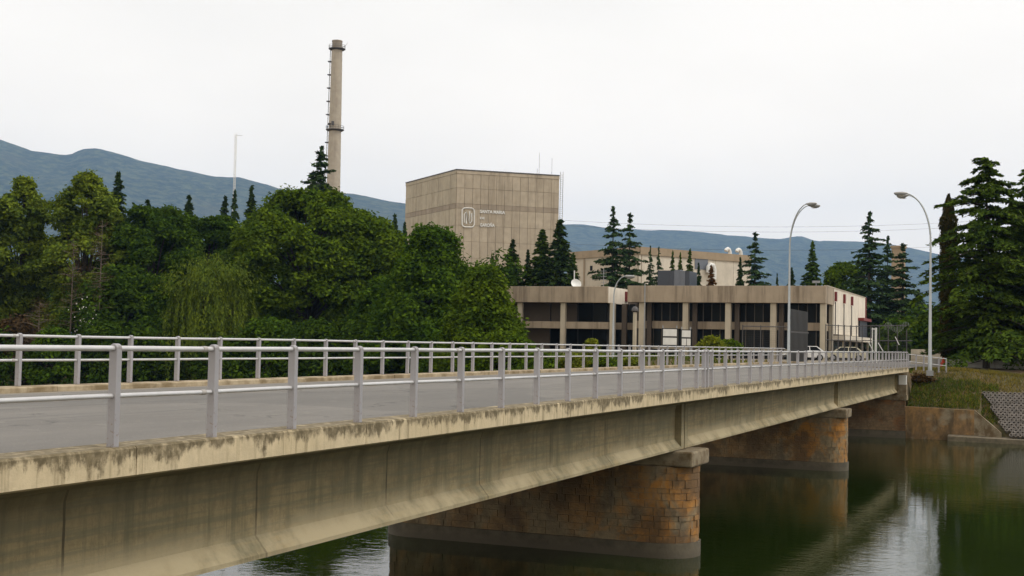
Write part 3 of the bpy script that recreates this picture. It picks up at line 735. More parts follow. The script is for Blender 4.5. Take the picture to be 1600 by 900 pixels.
# lattice mast
mpos = at(366, 300, 430); mt = at(368.5, 208, 430)
mast = thing('radio_mast', 'thin pale lattice mast rising above the trees against the ridge', 'mast', flat(mpos))
mm = MB(); Hm = mt.z; w = .42
cs = [(w, 0), (-w/2, w*.87), (-w/2, -w*.87)]
for x, y in cs: mm.tube([(x, y, 0), (x*.9, y*.9, Hm)], .07, 4)
k = 0; z = 20.
while z < Hm - 1:
    for i in range(3): mm.tube([(*cs[i], z), (*cs[(i+1) % 3], z + .9)], .04, 3)
    z += .9
mm.obj('lattice', MAT['white'], mast); MB().tube([(0, 0, Hm - .6), (2.2, .6, Hm - .7)], .05, 4).obj('antenna_arm', MAT['steel_grey'], mast)

# ------------------------------------------------------------------ turbine hall
hC2 = at(1000, 385.5, 250); hz = hC2.z
def on_h(px, py, h):
    d = ray(px, py); return flat(d * ((h - EYE) / d.z))
H0 = flat(hC2); HL = on_h(887, 394.5, hz); HR = on_h(1174, 399.5, hz)
hall = thing('turbine_hall', 'low pale hall with brown roof edge and white roof vents behind the conifers', 'building', H0)
def wallbox(A, B, z0, z1, th, out, name, m, par, O):
    d = (B - A).normalized(); n = Vector((d.y, -d.x, 0)); a, b = A - O, B - O
    f = lambda p, o, z: p + n * o + Vector((0, 0, z))
    return MB().hexa([f(a, out, z0), f(b, out, z0), f(b, out - th, z0), f(a, out - th, z0)], [f(a, out, z1), f(b, out, z1), f(b, out - th, z1), f(a, out - th, z1)]).obj(name, m, par)
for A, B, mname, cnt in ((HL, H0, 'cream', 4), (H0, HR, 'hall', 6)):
    for i in range(cnt):
        a = A + (B - A) * (i / cnt); b = A + (B - A) * ((i + 1) / cnt) - (B - A).normalized() * .08
        wallbox(a, b, -.5, hz - 1.5, .3, 0, 'wall_panel', MAT[mname], hall, H0)
    wallbox(A, B, hz - 1.5, hz, .5, .25, 'roof_edge', MAT['hall_edge'], hall, H0)
    wallbox(A, B, -.5, hz - 1.6, .3, -.31, 'backing_wall', MAT['joint'], hall, H0)
HB = HL + HR - H0
MB().prism_z([(v - H0).xy[:] for v in (H0, HR, HB, HL)], hz - .6, hz - .2).obj('roof', MAT['hall_edge'], hall)
for px in (912, 938, 896):
    d = (H0 - HL).normalized(); q = onplane(px, 420, H0, Vector((d.y, -d.x, 0))); 
    if px == 938: continue
    wallbox(flat(q), flat(q) + d * .5, 0, hz - 1.5, .1, .12, 'pilaster', MAT['hall_edge'], hall, H0)
d = (H0 - HL).normalized(); nL = Vector((d.y, -d.x, 0)); q = onplane(922, 423, H0, nL)
MB().hexa([q-H0+nL*.05+Vector((0,0,0)), q-H0+nL*.05+d*.8, q-H0-nL*.1+d*.8, q-H0-nL*.1], [q-H0+nL*.05+Vector((0,0,1.)), q-H0+nL*.05+d*.8+Vector((0,0,1.)), q-H0-nL*.1+d*.8+Vector((0,0,1.)), q-H0-nL*.1+Vector((0,0,1.))]).obj('window', MAT['glass'], hall)
d2 = (HR - H0).normalized(); n2 = Vector((d2.y, -d2.x, 0))
def gooseneck(px, py, s, back):
    q = onplane(px, py, H0 - n2 * back, n2) - H0
    pts = [q + Vector((0,0,-1.6*s)), q] + [q - d2 * (s * .55 * (1 - cos(a))) + Vector((0,0,s*.75*sin(a))) for a in (pi*.15, pi*.3, pi*.5, pi*.7, pi*.85)]
    MB().tube(pts, .34 * s, 10).obj('roof_vent', MAT['white'], hall, smooth=True)
gooseneck(1140.5, 395.5, 1.15, 1.5); gooseneck(1157.5, 396.5, 1.15, 1.5)
q = onplane(1112, 424, H0 + n2 * .6, n2) - H0                                    # big round duct on the wall
pts = [q + Vector((0,0,-.3)) - d2*.9, q + Vector((0,0,.8)) - d2*.9, q + Vector((0,0,1.3)) - d2*.4, q + Vector((0,0,1.2)) + d2*.3, q + Vector((0,0,.4)) + d2*.6, q + Vector((0,0,-1.6)) + d2*.6]
MB().tube(pts, .55, 12).obj('duct', MAT['white'], hall, smooth=True)
q = onplane(1086, 411, H0 + n2 * .1, n2); wallbox(flat(q), flat(q) + d2 * 3.6, q.z - 1.2, q.z + 1.2, .1, 0.02, 'louvre', MAT['hvac_light'], hall, H0)

# ------------------------------------------------------------------ front office building
YF = 137.0; FX1 = onY(1290.5, 447, YF).x; FX0 = onY(980.5, 446, YF).x; FZ1 = 7.9; FZ0 = 6.06; YB = 168.5
off = thing('office_building', 'long two storey concrete office with deep roof band and red trimmed end wall', 'building', (FX1, YF, 0))
def ob(x0, x1, y0, y1, z0, z1, name, m, par=None, bev=0):
    o = MB().box(x0 - FX1, x1 - FX1, y0 - YF, y1 - YF, z0, z1).obj(name, MAT[m], par or off)
    return bevel(o, bev) if bev else o
ob(FX0, FX1, YF, YF + .35, FZ0, FZ1, 'roof_band', 'office', bev=.03)
ob(FX0, FX0 + .35, YF + .352, YF + 7, FZ0, FZ1, 'roof_band', 'office')
ob(FX1 - .35, FX1, YF + .352, YF + 5.6, FZ0, FZ1, 'roof_band', 'office')
ob(FX0 + .36, FX1 - .36, YF + .36, YB - .3, FZ0 + .05, FZ0 + .5, 'roof', 'office_dark')
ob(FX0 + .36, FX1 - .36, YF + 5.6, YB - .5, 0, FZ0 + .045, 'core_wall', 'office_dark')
zf = onY(1150, 509, YF + 2.6).z
ob(FX0 + .3, FX1 - .5, YF + 2.3, YF + 5.5, zf - .42, zf + .42, 'floor_slab', 'office')
ob(FX0 + .3, FX1 - .5, YF + 2.9, YF + 3.1, .9, 1.15, 'transom', 'office_col')
for px in (1003, 1071.5, 1138, 1208.5, 1293.5):
    x = onY(px, 500, YF + .6).x
    if px > 1290: x = FX1 - .34
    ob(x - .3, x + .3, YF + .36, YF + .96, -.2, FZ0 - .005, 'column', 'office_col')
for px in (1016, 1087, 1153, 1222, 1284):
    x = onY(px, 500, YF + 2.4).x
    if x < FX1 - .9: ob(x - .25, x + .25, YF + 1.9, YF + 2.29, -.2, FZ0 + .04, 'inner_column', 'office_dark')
nb = 22; w = (FX1 - .5 - FX0 - .3) / nb
for i in range(nb):
    for z0, z1 in ((.15, .88), (1.17, zf - .44), (zf + .44, FZ0 + .03)):
        ob(FX0 + .3 + i * w + .04, FX0 + .3 + (i + 1) * w - .04, YF + 3.0, YF + 3.05, z0, z1, 'window', 'glass')
for i in range(nb + 1):
    ob(FX0 + .3 + i * w - .035, FX0 + .3 + i * w + .035, YF + 2.93, YF + 3.06, zf + .43, FZ0 + .03, 'mullion', 'mullion'); ob(FX0 + .3 + i * w - .035, FX0 + .3 + i * w + .035, YF + 2.93, YF + 3.06, 1.16, zf - .43, 'mullion', 'mullion')
ob(FX0 + .3, FX1 - .5, YF + 3.2, YF + 3.3, 0, FZ0, 'backing_wall', 'black')
# end wall facing the river: white panels, red beam ends, canopy
X1 = FX1
ys_ = [YF + 5.62, YF + 12.2, YF + 18.4, YF + 25.2, YB]
for a, b, zb in zip(ys_[:-1], ys_[1:], (2.9, 2.9, 2.9, 5.2)):
    ob(X1 - .3, X1 - .02, a + .06, b - .06, zb, FZ1 - .02, 'side_panel', 'white_panel')
ob(X1 - .45, X1 - .31, YF + 5.6, YB, 2.85, FZ1 - .1, 'backing_wall', 'office_dark')
ob(X1 - .35, X1 + .03, YF + .9, YB, FZ1 - .018, FZ1 + .1, 'coping', 'office_col')
for yy in (ys_[0] + .4, ys_[1] + .2, ys_[2] + .2):
    ob(X1 - .1, X1 + .22, yy, yy + .5, FZ1 - 1.4, FZ1 - .35, 'red_beam', 'red')
    ob(X1 - .1, X1 + .06, yy + .4, yy + .6, 2.9, FZ1 - 1.46, 'downpipe', 'steel_dark')
ob(X1 - .2, X1 + .1, YB - .02, YB + .3, 3.2, FZ1 + .05, 'red_post', 'red')
ob(X1 - .2, X1 + .7, ys_[3] - .4, YB + .6, 4.85, 5.2, 'red_beam', 'red')
ob(X1 - .28, X1 + .2, ys_[3], YB + .2, 2.6, 4.845, 'dark_panel', 'navy')
ob(X1 - .75, X1 - .5, YF + 1.6, YF + 2.0, -.2, FZ0 - .005, 'red_column', 'red')
ob(X1 - .45, X1 - .05, YF + 5.0, YF + 5.55, -.2, FZ0 - .005, 'column', 'office_col')
ob(X1 - .3, X1 + 1.2, YF + 5.9, YB - 3, 2.2, 2.75, 'canopy', 'white_panel')
for yy in np.linspace(YF + 7, YB - 4, 5): ob(X1 + .7, X1 + .9, yy, yy + .25, -.1, 2.195, 'canopy_post', 'office_col')
for yy0 in np.linspace(YF + 6, YB - 4, 5): ob(X1 - .28, X1 - .22, yy0, yy0 + 4, .1, 2.1, 'window', 'glass')
# left wing
WX1 = onY(949.5, 447, YF).x; WX0 = WX1 - 26
wing = thing('office_wing', 'lower left wing of the office with brown panels under its concrete roof band', 'building', (WX1, YF, 0))
def wb_(x0, x1, y0, y1, z0, z1, name, m): return MB().box(x0 - WX1, x1 - WX1, y0 - YF, y1 - YF, z0, z1).obj(name, MAT[m], wing)
z1w = onY(948, 447.5, YF).z; z0w = onY(948, 473, YF).z
bevel(wb_(WX0, WX1, YF, YF + .35, z0w, z1w, 'roof_band', 'office'), .03)
wb_(WX1 - .35, WX1, YF + .352, YF + 7.5, z0w, z1w - .004, 'roof_band', 'white_panel')
wb_(WX1 - .1, WX1 + .2, YF + 6.4, YF + 7.3, z0w + .4, z1w - .3, 'red_beam', 'red')
wb_(WX0 + .3, WX1 - .36, YF + .36, YF + 20, z0w + .06, z0w + .5, 'roof', 'office_dark')
zs2 = onY(880, 507.5, YF + .4).z
wb_(WX0, WX1 - .1, YF + .9, YF + 3, zs2 - .4, zs2 + .38, 'floor_slab', 'office')
wb_(WX0, WX1 + 4, YF + 3.6, YF + 4.2, zs2 - .4, zs2 + .38, 'floor_slab', 'office')
for px in (813, 880.5, 957.5):
    x = onY(px, 500, YF + .7).x; wb_(x - .28, x + .28, YF + .4, YF + .895, -.3, z0w - .005, 'column', 'office_col')
for px in (978, 999): 
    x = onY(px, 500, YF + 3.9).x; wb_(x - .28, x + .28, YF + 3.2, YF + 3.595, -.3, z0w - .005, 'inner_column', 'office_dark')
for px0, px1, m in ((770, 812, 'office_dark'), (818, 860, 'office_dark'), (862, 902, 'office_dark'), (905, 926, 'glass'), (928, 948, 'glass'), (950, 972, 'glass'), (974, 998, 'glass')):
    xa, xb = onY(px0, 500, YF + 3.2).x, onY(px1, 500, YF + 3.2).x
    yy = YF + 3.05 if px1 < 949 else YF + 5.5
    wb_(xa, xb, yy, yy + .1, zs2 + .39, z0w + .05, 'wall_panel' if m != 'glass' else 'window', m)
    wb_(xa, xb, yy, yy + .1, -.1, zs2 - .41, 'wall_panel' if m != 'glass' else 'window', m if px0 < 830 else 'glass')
wb_(WX0, WX1 + 5, YF + 7, YF + 7.2, -.2, z0w, 'backing_wall', 'black')
wb_(WX0, WX1 - .3, YF + 3.3, YF + 3.4, -.2, z0w, 'backing_wall', 'black')

# things on the office roofs
def roofbox():
    p = onY(1052, 443, YF + 12); t = thing('plant_room', 'dark blue cooling unit standing on the office roof', 'cooling unit', (p.x, YF + 12, FZ0 + .5))
    W = 52 * 152 / FPX; h = onY(1052, 421, YF + 12).z - FZ0 - .5
    for i, (f0, f1, m) in enumerate(((-.5, -.12, 'hvac'), (-.115, .02, 'hvac'), (.025, .2, 'hvac_light'), (.205, .36, 'hvac_light'), (.365, .5, 'hvac'))):
        MB().box(W * f0, W * f1, rnd.uniform(0, .06), 3.5, .15, h * (.97 if i != 2 else 1.) - .02 * i).obj('cladding_panel', MAT[m], t)
    MB().box(-W/2 - .1, W/2 + .1, -.15, 3.6, 0, .148).obj('base_frame', MAT['steel_dark'], t)
    MB().box(-W/2 - .06, -W * .03, -.05, -.001, h * .45, h * .52).obj('trim', MAT['steel_dark'], t)
    MB().tube([(W/2 + .15, -.3, .1), (W/2 + .15, -.3, 1.3), (W/2 + .75, -.3, 1.3), (W/2 + .8, -.3, .1)], .14, 8).obj('pipe', MAT['white'], t)
roofbox()
p = onY(899, 444, YF + 3); ds = thing('satellite_dish', 'white dish with short mast on the roof of the left wing', 'dish', (p.x, YF + 3, z0w + .5))
hgt = z1w - z0w - .5
MB().tube([(-.15, 0, 0), (-.15, 0, hgt + 2.0)], .07, 6).obj('mast', MAT['white'], ds)
dm = MB().lathe([(.02, 0), (.3, .04), (.55, .16), (.62, .24), (.6, .25), (.52, .19), (.28, .08), (.02, .04)], 18); dd = dm.obj('dish', MAT['white'], ds, smooth=True); dd.location = (.1, -.15, hgt + .35); dd.rotation_euler = (radians(60), 0, radians(35))
p = onY(943, 444, YF + 3); an = thing('roof_antenna', 'thin comb shaped aerial on the roof of the left wing', 'aerial', (p.x, YF + 3, z0w + .5))
MB().tube([(0, 0, 0), (0, 0, hgt + 2.2)], .04, 5).obj('mast', MAT['steel_grey'], an)
for k in range(5): MB().tube([(-.35, 0, hgt + .6 + .33 * k), (.35, 0, hgt + .6 + .33 * k)], .025, 4).obj('crossbar', MAT['steel_grey'], an)
p = onY(1288, 444, YF + 5); an = thing('roof_camera', 'small dark camera bracket at the right corner of the office roof', 'camera', (p.x - .6, YF + 5, FZ0 + .5))
MB().box(-.7, .1, 0, .25, 1.9, 2.15).obj('housing', MAT['steel_grey'], an); MB().tube([(-.3, .1, 0), (-.3, .1, 1.9)], .05, 5).obj('stand', MAT['steel_grey'], an)

# ------------------------------------------------------------------ street lamps
def lamp_head(par, end, d, drop=.06):
    u = d.normalized(); s = Vector((-u.y, u.x, 0)).normalized(); up = Vector((0, 0, 1)); m = MB(); rings = []
    for t_, wv, hu, hd in ((0, .05, .05, .05), (.12, .09, .07, .08), (.32, .19, .1, .16), (.55, .21, .09, .2), (.75, .15, .06, .14), (.86, .04, .02, .04)):
        rings.append([end + u*t_ + s*(wv*cos(q)) + up*((hu if sin(q) > 0 else hd)*sin(q)) for q in [2*pi*k/12 for k in range(12)]])
    vs = [p for r in rings for p in r]; fs = []
    for i in range(len(rings)-1):
        for k in range(12): fs.append((i*12+k, i*12+(k+1)%12, (i+1)*12+(k+1)%12, (i+1)*12+k))
    fs += [tuple(range(12))[::-1], tuple((len(rings)-1)*12+k for k in range(12))]
    h = m.add(vs, fs).obj('lamp_head', MAT['lamp_head'], par, smooth=True)
    MB().add([end + u*(.2+.45*a_) + s*b_ - up*(.205 if .2 < a_ < .8 else .17) for a_, b_ in ((0, -.1), (.5, -.13), (1, -.1), (1, .1), (.5, .13), (0, .1))], [(0,1,2,3,4,5)]).obj('lens', MAT['lens'], h)
def street_lamp(label, base, H_, reach, rise, az, spread, r0=.13, r1=.06, first=1.):
    t = thing('street_lamp', label, 'street lamp', base)
    zc = H_ - rise
    MB().box(-.2, .2, -.2, .2, -.3, .03).obj('base_plate', MAT['steel_grey'], t)
    MB().lathe([(r0, 0), (r0, .9), (r0 * .85, 1.0), (r1, zc)], 12).obj('pole', MAT['lamp_pole'], t, smooth=True)
    for k, sgn in enumerate((-1, 1) if spread else (0,)):
        a = az + sgn * spread; u = Vector((cos(a), sin(a), 0)); pts = []
        for i in range(13):
            q = (pi / 2) * .93 * i / 12; pts.append(u * (reach * (1 - cos(q))) + Vector((0, 0, zc - .02 + rise * sin(q))))
        MB().tube(pts, [r1 + (.035 - r1) * i / 12 for i in range(13)], 8).obj('arm', MAT['lamp_pole'], t, smooth=True)
        lamp_head(t, pts[-1] - u * .05, u)
pR = at(1453, 577, 82); pL = at(1232, 570, 91); pS = at(957.5, 560, 99)
street_lamp('tall double headed street lamp standing on the grassy bank before the cedars', Vector((pR.x, pR.y, -.1)), 11.45, 1.75, 3.1, pi, radians(21))
street_lamp('tall double headed street lamp at the left end of the bridge before the dark gate', Vector((pL.x, pL.y, .05)), 11.4, 1.5, 3.1, 0., radians(21))
street_lamp('shorter single headed street lamp in front of the left office wing', Vector((pS.x, pS.y, 0)), at(975, 431, 99).z, .95, 1.6, .1, 0, .11, .055)
pC = at(991, 560, 108); t = thing('camera_pole', 'thick pale pole with a dark dome camera in front of the office', 'pole', flat(pC))
hh = at(991, 484, 108).z
MB().lathe([(.17, -.2), (.16, hh - .2)], 12).obj('pole', MAT['office_col'], t, smooth=True)
MB().lathe([(.2, hh - .2), (.3, hh - .1), (.28, hh + .1), (.12, hh + .28), (.02, hh + .3)], 14).obj('dome', MAT['steel_dark'], t, smooth=True)
for dx, hx in ((.75, 6.4),):
    MB().tube([(dx, .3, 0), (dx, .3, hx)], .05, 6).obj('thin_pole', MAT['steel_grey'], t)

# ------------------------------------------------------------------ notice boards
def board(label, px0, px1, py0, py1, Z, halves, split):
    A, B = at(px0, py1, Z), at(px1, py0, Z); W = (B - A).dot(_R0); h = B.z - A.z
    t = thing('notice_board', label, 'sign', (A.x, A.y, 0), YAW, 'notice boards by the road')
    MB().box(0, W, 0, .09, A.z - .0, B.z).obj('frame', MAT['black'], t)
    g = h * .09
    z = A.z + g * .6; ph = (h - g * 1.2 - g * (halves - 1)) / halves
    for i in range(halves):
        zz = z + i * (ph + g)
        if split and i == 0:
            MB().box(g * .5, W * .5, -.025, -.002, zz, zz + ph).obj('panel', MAT['white'], t); MB().box(W * .56, W - g*.5, -.025, -.002, zz, zz + ph).obj('panel', MAT['white'], t)
        else: MB().box(g * .5, W - g * .5, -.025, -.002, zz, zz + ph).obj('panel', MAT['white'], t)
    for x in (.06, W - .06): MB().box(x - .05, x + .05, .091, .18, -.2, B.z + .22).obj('post', MAT['steel_grey'], t)
board('larger black framed notice board with two blank white panels beside the road', 1034.5, 1059, 513, 540, 104, 2, False)
board('narrower black framed notice board with three blank white panels beside the road', 1064, 1080.5, 515, 541, 104, 2, True)

# ------------------------------------------------------------------ dark gate cabin and security fence
g0 = at(1231, 545, 113); g1 = at(1261, 545, 117.5)
g0, g1 = flat(g0), flat(g1); gd = (g1 - g0); zt0 = at(1231, 482, 113).z; zt1 = at(1261, 487.5, 117.5).z
gate = thing('gate_screen', 'dark corrugated steel screen rising beside the left lamp post', 'gate', g0)
nr = 16; gn = Vector((gd.y, -gd.x, 0)).normalized()
for i in range(nr):
    a, b = gd * (i / nr), gd * ((i + .62) / nr); ta = zt0 + (zt1 - zt0) * i / nr
    MB().hexa([a + gn*.09, b + gn*.09, b, a], [a + gn*.09 + Vector((0,0,ta)), b + gn*.09 + Vector((0,0,ta)), b + Vector((0,0,ta)), a + Vector((0,0,ta))]).obj('rib', MAT['corr'], gate)
MB().hexa([Vector((0,0,0)), gd, gd - gn*.06, -gn*.06], [Vector((0,0,zt0-.02)), gd + Vector((0,0,zt1-.02)), gd - gn*.06 + Vector((0,0,zt1-.02)), -gn*.06 + Vector((0,0,zt0-.02))]).obj('sheet', MAT['corr'], gate)
MB().hexa([-gd*.02+gn*.1+Vector((0,0,2.6)), gd*1.02+gn*.1+Vector((0,0,2.6)), gd*1.02+gn*.052+Vector((0,0,2.6)), -gd*.02+gn*.052+Vector((0,0,2.6))],
          [-gd*.02+gn*.1+Vector((0,0,2.75)), gd*1.02+gn*.1+Vector((0,0,2.75)), gd*1.02+gn*.052+Vector((0,0,2.75)), -gd*.02+gn*.052+Vector((0,0,2.75))]).obj('rail', MAT['steel_dark'], gate)
def fence(label, A, B, h, step, rails, wire=True, m='steel_dark', r=.045):
    t = thing('security_fence', label, 'fence', A); d = B - A; Ln = d.length; n = int(Ln / step); u = d.normalized()
    for i in range(n + 1):
        MB().tube([u * (i * step) + Vector((0,0,-.2)), u * (i * step) + Vector((0,0,h))], r, 6).obj('post', MAT[m], t)
    for z in rails: MB().tube([Vector((0,0,z)), d + Vector((0,0,z))], r * .9, 6).obj('rail', MAT[m], t)
    if wire:
        w = MB(); k = 0.
        while k < Ln: w.add([u*k+Vector((0,-.006,.1)), u*k+u*.008+Vector((0,-.006,.1)), u*k+u*.008+Vector((0,-.006,h)), u*k+Vector((0,-.006,h))], [(0,1,2,3)]); k += .16
        z = .1
        while z < h: w.add([Vector((0,.004,z)), d+Vector((0,.004,z)), d+Vector((0,.004,z+.008)), Vector((0,.004,z+.008))], [(0,1,2,3)]); z += .16
        tag(w.obj('wire_mesh', MAT['steel_dark'], t), kind='stuff')
    return t
fA, fB = flat(at(1290, 545, 122)), flat(at(1347, 545, 126)); fC = flat(at(1425, 545, 118))
fence('dark wire security fence with two rails before the white end wall', fA, fB, at(1290, 506.5, 122).z, 1.02, (at(1290, 508, 122).z, at(1290, 531, 122).z))
fence('dark wire security fence under the trees right of the office', fB, fC, at(1347, 508, 125).z, 1.5, (at(1347, 509, 125).z, at(1347, 532, 125).z))
g2 = flat(at(1160, 545, 113)); fence('dark wire security fence left of the corrugated screen', g2, g0, at(1231, 509, 113).z, 1.6, (at(1231, 511, 113).z,))
rz_ = MB(); A, B = fB + (fC - fB) * .45 + Vector((0,0,0)), fB + (fC - fB) * .95; hz_ = at(1400, 512, 121).z
for off_ in (0,):
    rz_.tube([A + (B - A) * (k / 130) + Vector((0, .3 * cos(k * .82), hz_ + .25 * sin(k * .07) + .3 * sin(k * .82))) for k in range(131)], .008, 3)
tag(rz_.obj('razor_wire', MAT['steel_grey']), 'coils of pale razor wire along the fence top under the trees', 'razor wire')
gp = flat(at(1363, 545, 112)); t = thing('steel_gate', 'white steel gate frame with diagonal braces behind the bridge railing', 'gate', gp, YAW)
h1 = at(1363, 512, 112).z; 
for x, r in ((0, .05), (.3, .1)): MB().tube([(x, 0, -.1), (x, 0, h1)], r, 8).obj('post', MAT['white'], t)
MB().tube([(-.05, 0, h1 - .12), (.36, 0, h1 - .12)], .05, 6).obj('cross_bar', MAT['white'], t)
for x0, z0, x1, z1 in ((-.35, 1.9, .1, 1.1), (.5, 1.85, .95, 1.1), (2.0, 2.4, 2.35, 1.7)): MB().tube([(x0, 0, z0), (x1, 0, z1)], .04, 6).obj('brace', MAT['white'], t)

# ------------------------------------------------------------------ walls and cone on the right
def lowwall(label, A, B, h, planks, m='white'):
    t = thing('boundary_wall', label, 'wall', A); d = (B - A); n = max(1, int(d.length / 1.9)); hh = h / planks; nn = Vector((d.y, -d.x, 0)).normalized()
    for i in range(n):
        for j in range(planks):
            a, b = d * (i / n) + d.normalized() * .02, d * ((i + 1) / n) - d.normalized() * .02; o = rnd.uniform(0, .015)
            f = lambda p, q, z: p + nn * q + Vector((0, 0, z))
            MB().hexa([f(a,.06+o,j*hh+.01),f(b,.06+o,j*hh+.01),f(b,0,j*hh+.01),f(a,0,j*hh+.01)], [f(a,.06+o,(j+1)*hh-.01),f(b,.06+o,(j+1)*hh-.01),f(b,0,(j+1)*hh-.01),f(a,0,(j+1)*hh-.01)]).obj('panel', MAT[m], t)
    f = lambda p, q, z: p + nn * q + Vector((0, 0, z))
    MB().hexa([f(d*0,-.002,-.3),f(d,-.002,-.3),f(d,-.1,-.3),f(d*0,-.1,-.3)], [f(d*0,-.002,h-.02),f(d,-.002,h-.02),f(d,-.1,h-.02),f(d*0,-.1,h-.02)]).obj('backing_wall', MAT['joint'], t)
    return t
lowwall('low white slab wall under the cedars on the right bank', flat(at(1455, 575, 97)), flat(at(1660, 578, 92)), .62, 2, 'slab_wall')
lowwall('taller pale panel wall behind the right lamp post', flat(at(1424, 560, 112)), flat(at(1474, 562, 108)), at(1440, 545.5, 110).z, 3, 'office_col')
pk = flat(at(1474.5, 566, 96)); t = thing('traffic_cone', 'small orange red cone standing by the white slab wall', 'cone', Vector((pk.x, pk.y, .3)))
MB().lathe([(.2, .05), (.17, .08), (.04, .46), (.02, .47)], 16).obj('cone', MAT['cone'], t, smooth=True); MB().box(-.22, .22, -.22, .22, -.32, .05).obj('base', MAT['cone'], t)

# ------------------------------------------------------------------ parked cars
def car(label, loc, rz, m):
    t = thing('parked_car', label, 'car', loc, rz, 'cars parked by the office')
    side = [(-2.0, .32), (-2.02, .62), (-1.95, .86), (-1.2, .95), (1.75, .93), (2.0, .8), (2.02, .4), (1.95, .3)]
    mb = MB(); secs = ((-.82, .92), (-.78, 1), (.78, 1), (.82, .92)); n = len(side)
    vs = []; 
    for y, s in secs: vs += [(x * (1 if s == 1 else .985), y, .6 + (z - .6) * s) for x, z in side]
    fs = [(i, (i+1)%n, n*(k)+n+(i+1)%n, n*k+n+i) if k == 0 else (n*k+i, n*k+(i+1)%n, n*k+n+(i+1)%n, n*k+n+i) for k in range(3) for i in range(n)]
    fs += [tuple(range(n))[::-1], tuple(3*n+i for i in range(n))]
    b = mb.add(vs, fs).obj('body', MAT[m], t); bevel(b, .05, 2)
    r = [(-1.25, .94), (-.55, 1.42), (1.0, 1.44), (1.7, .95)]
    roof = MB().add([(x, y * (.8 if z < 1 else .64), z) for y in (-1, 1) for x, z in r], [(0,1,2,3)[::-1], (4,5,6,7), (0,4,5,1)[::-1], (1,5,6,2)[::-1], (2,6,7,3)[::-1]]).obj('cabin', MAT[m], t)
    for y in (-1, 1):
        for xa, xb, xc, xd in ((-1.0, -.5, .2, .2), (.28, .28, .95, 1.4)):
            pts = [(xa, .772, 1.0), (xb, .655, 1.38), (xc, .655, 1.38), (xd, .772, 1.0)]
            MB().add([(x, y * (w + .012), z) for x, w, z in pts], [(0,1,2,3)]).obj('side_window', MAT['glass'], t)
    MB().add([(-1.27, -.7, .99), (-1.27, .7, .99), (-.62, .58, 1.4), (-.62, -.58, 1.4)], [(0,1,2,3)]).obj('windscreen', MAT['glass'], t)
    MB().add([(1.72, -.7, .99), (1.72, .7, .99), (1.08, .58, 1.4), (1.08, -.58, 1.4)], [(0,1,2,3)]).obj('rear_window', MAT['glass'], t)
    for x in (-1.25, 1.25):
        for y in (-.78, .78):
            w = MB().lathe([(.2, -.1), (.31, -.1), (.32, -.06), (.32, .06), (.31, .1), (.2, .1)], 18).obj('tyre', MAT['tyre'], t); w.location = (x, y, .32); w.rotation_euler.x = pi/2
            q = MB().lathe([(.21, -.11), (.18, .105), (.05, .12)], 14).obj('rim', MAT['rim'], w)
    for y in (-.6, .6):
        MB().box(-2.05, -1.98, y - .16, y + .16, .62, .76).obj('headlight', MAT['lens'], t); MB().box(2.0, 2.06, y - .14, y + .14, .62, .78).obj('tail_light', MAT['red'], t)
    for x0, x1 in ((-2.07, -1.99), (1.99, 2.07)): MB().box(x0, x1, -.8, .8, .34, .5).obj('bumper', MAT['tyre'], t)
pc = flat(at(1262, 560, 126)); car('white car half hidden by the dark corrugated screen', pc + Vector((-.3, 0, .06)), YAW + radians(8), 'car_white')
pc = flat(at(1321, 560, 130)); car('cream car behind the wire fence below the office end wall', pc + Vector((0, 0, .06)), YAW + radians(-10), 'car_cream')

# ------------------------------------------------------------------ overhead lines
for k, (ya, yb, lab) in enumerate(((344, 337, 'topmost thin overhead cable crossing the sky right of the concrete block'), (352, 345, 'middle thin overhead cable crossing the sky right of the concrete block'), (380, 374, 'lowest thin overhead cable crossing before the right hand ridge'))):
    A, B = at(876, ya, 300), at(1640, yb, 330)
    o = MB().tube([A + (B - A) * (i / 24) - Vector((0, 0, 2.2 * (1 - (i / 12 - 1) ** 2))) for i in range(25)], .022, 4).obj('overhead_cable', MAT['steel_dark'])
    tag(o, lab, 'cable', 'overhead power lines')

# ------------------------------------------------------------------ vegetation
rng = np.random.default_rng(11)
def zf(px, Z):                                            # the bank lies farther off towards the left
    return Z if Z > 145 or px > 800 else Z * (1.62 - .5 * smooth(600, 800, px) )
def unit(a): return a / np.maximum(1e-9, np.linalg.norm(a, axis=1, keepdims=True))
def leaf_mesh(name, C, N, size, m, aspect=.55, along=None, jit=.7):
    """one kite-shaped leaf per row of C, facing roughly N"""
    n = len(C); N = unit(N + rng.normal(0, jit, (n, 3)))
    T = rng.normal(0, 1, (n, 3)) if along is None else along + rng.normal(0, .25, (n, 3))
    T = unit(T - N * (T * N).sum(1, keepdims=True)); B = np.cross(N, T)
    s = (size * rng.uniform(.65, 1.35, n))[:, None]
    V = np.stack([C - T * s, C + B * s * aspect + T * s * .1, C + T * s, C - B * s * aspect + T * s * .1], 1).reshape(-1, 3)
    me = bpy.data.meshes.new(name); me.vertices.add(4 * n); me.vertices.foreach_set('co', V.astype(np.float32).ravel())
    me.loops.add(4 * n); me.loops.foreach_set('vertex_index', np.arange(4 * n, dtype=np.int32))
    me.polygons.add(n); me.polygons.foreach_set('loop_start', np.arange(0, 4 * n, 4, dtype=np.int32))
    me.update(calc_edges=True); me.materials.append(m); return me
def base_at(px, Z):
    p = at(px, 545, Z); return Vector((p.x, p.y, gh(p.x, p.y) - .1))
def rz3(n): 
    v = rng.normal(0, 1, (n, 3)); return unit(v)
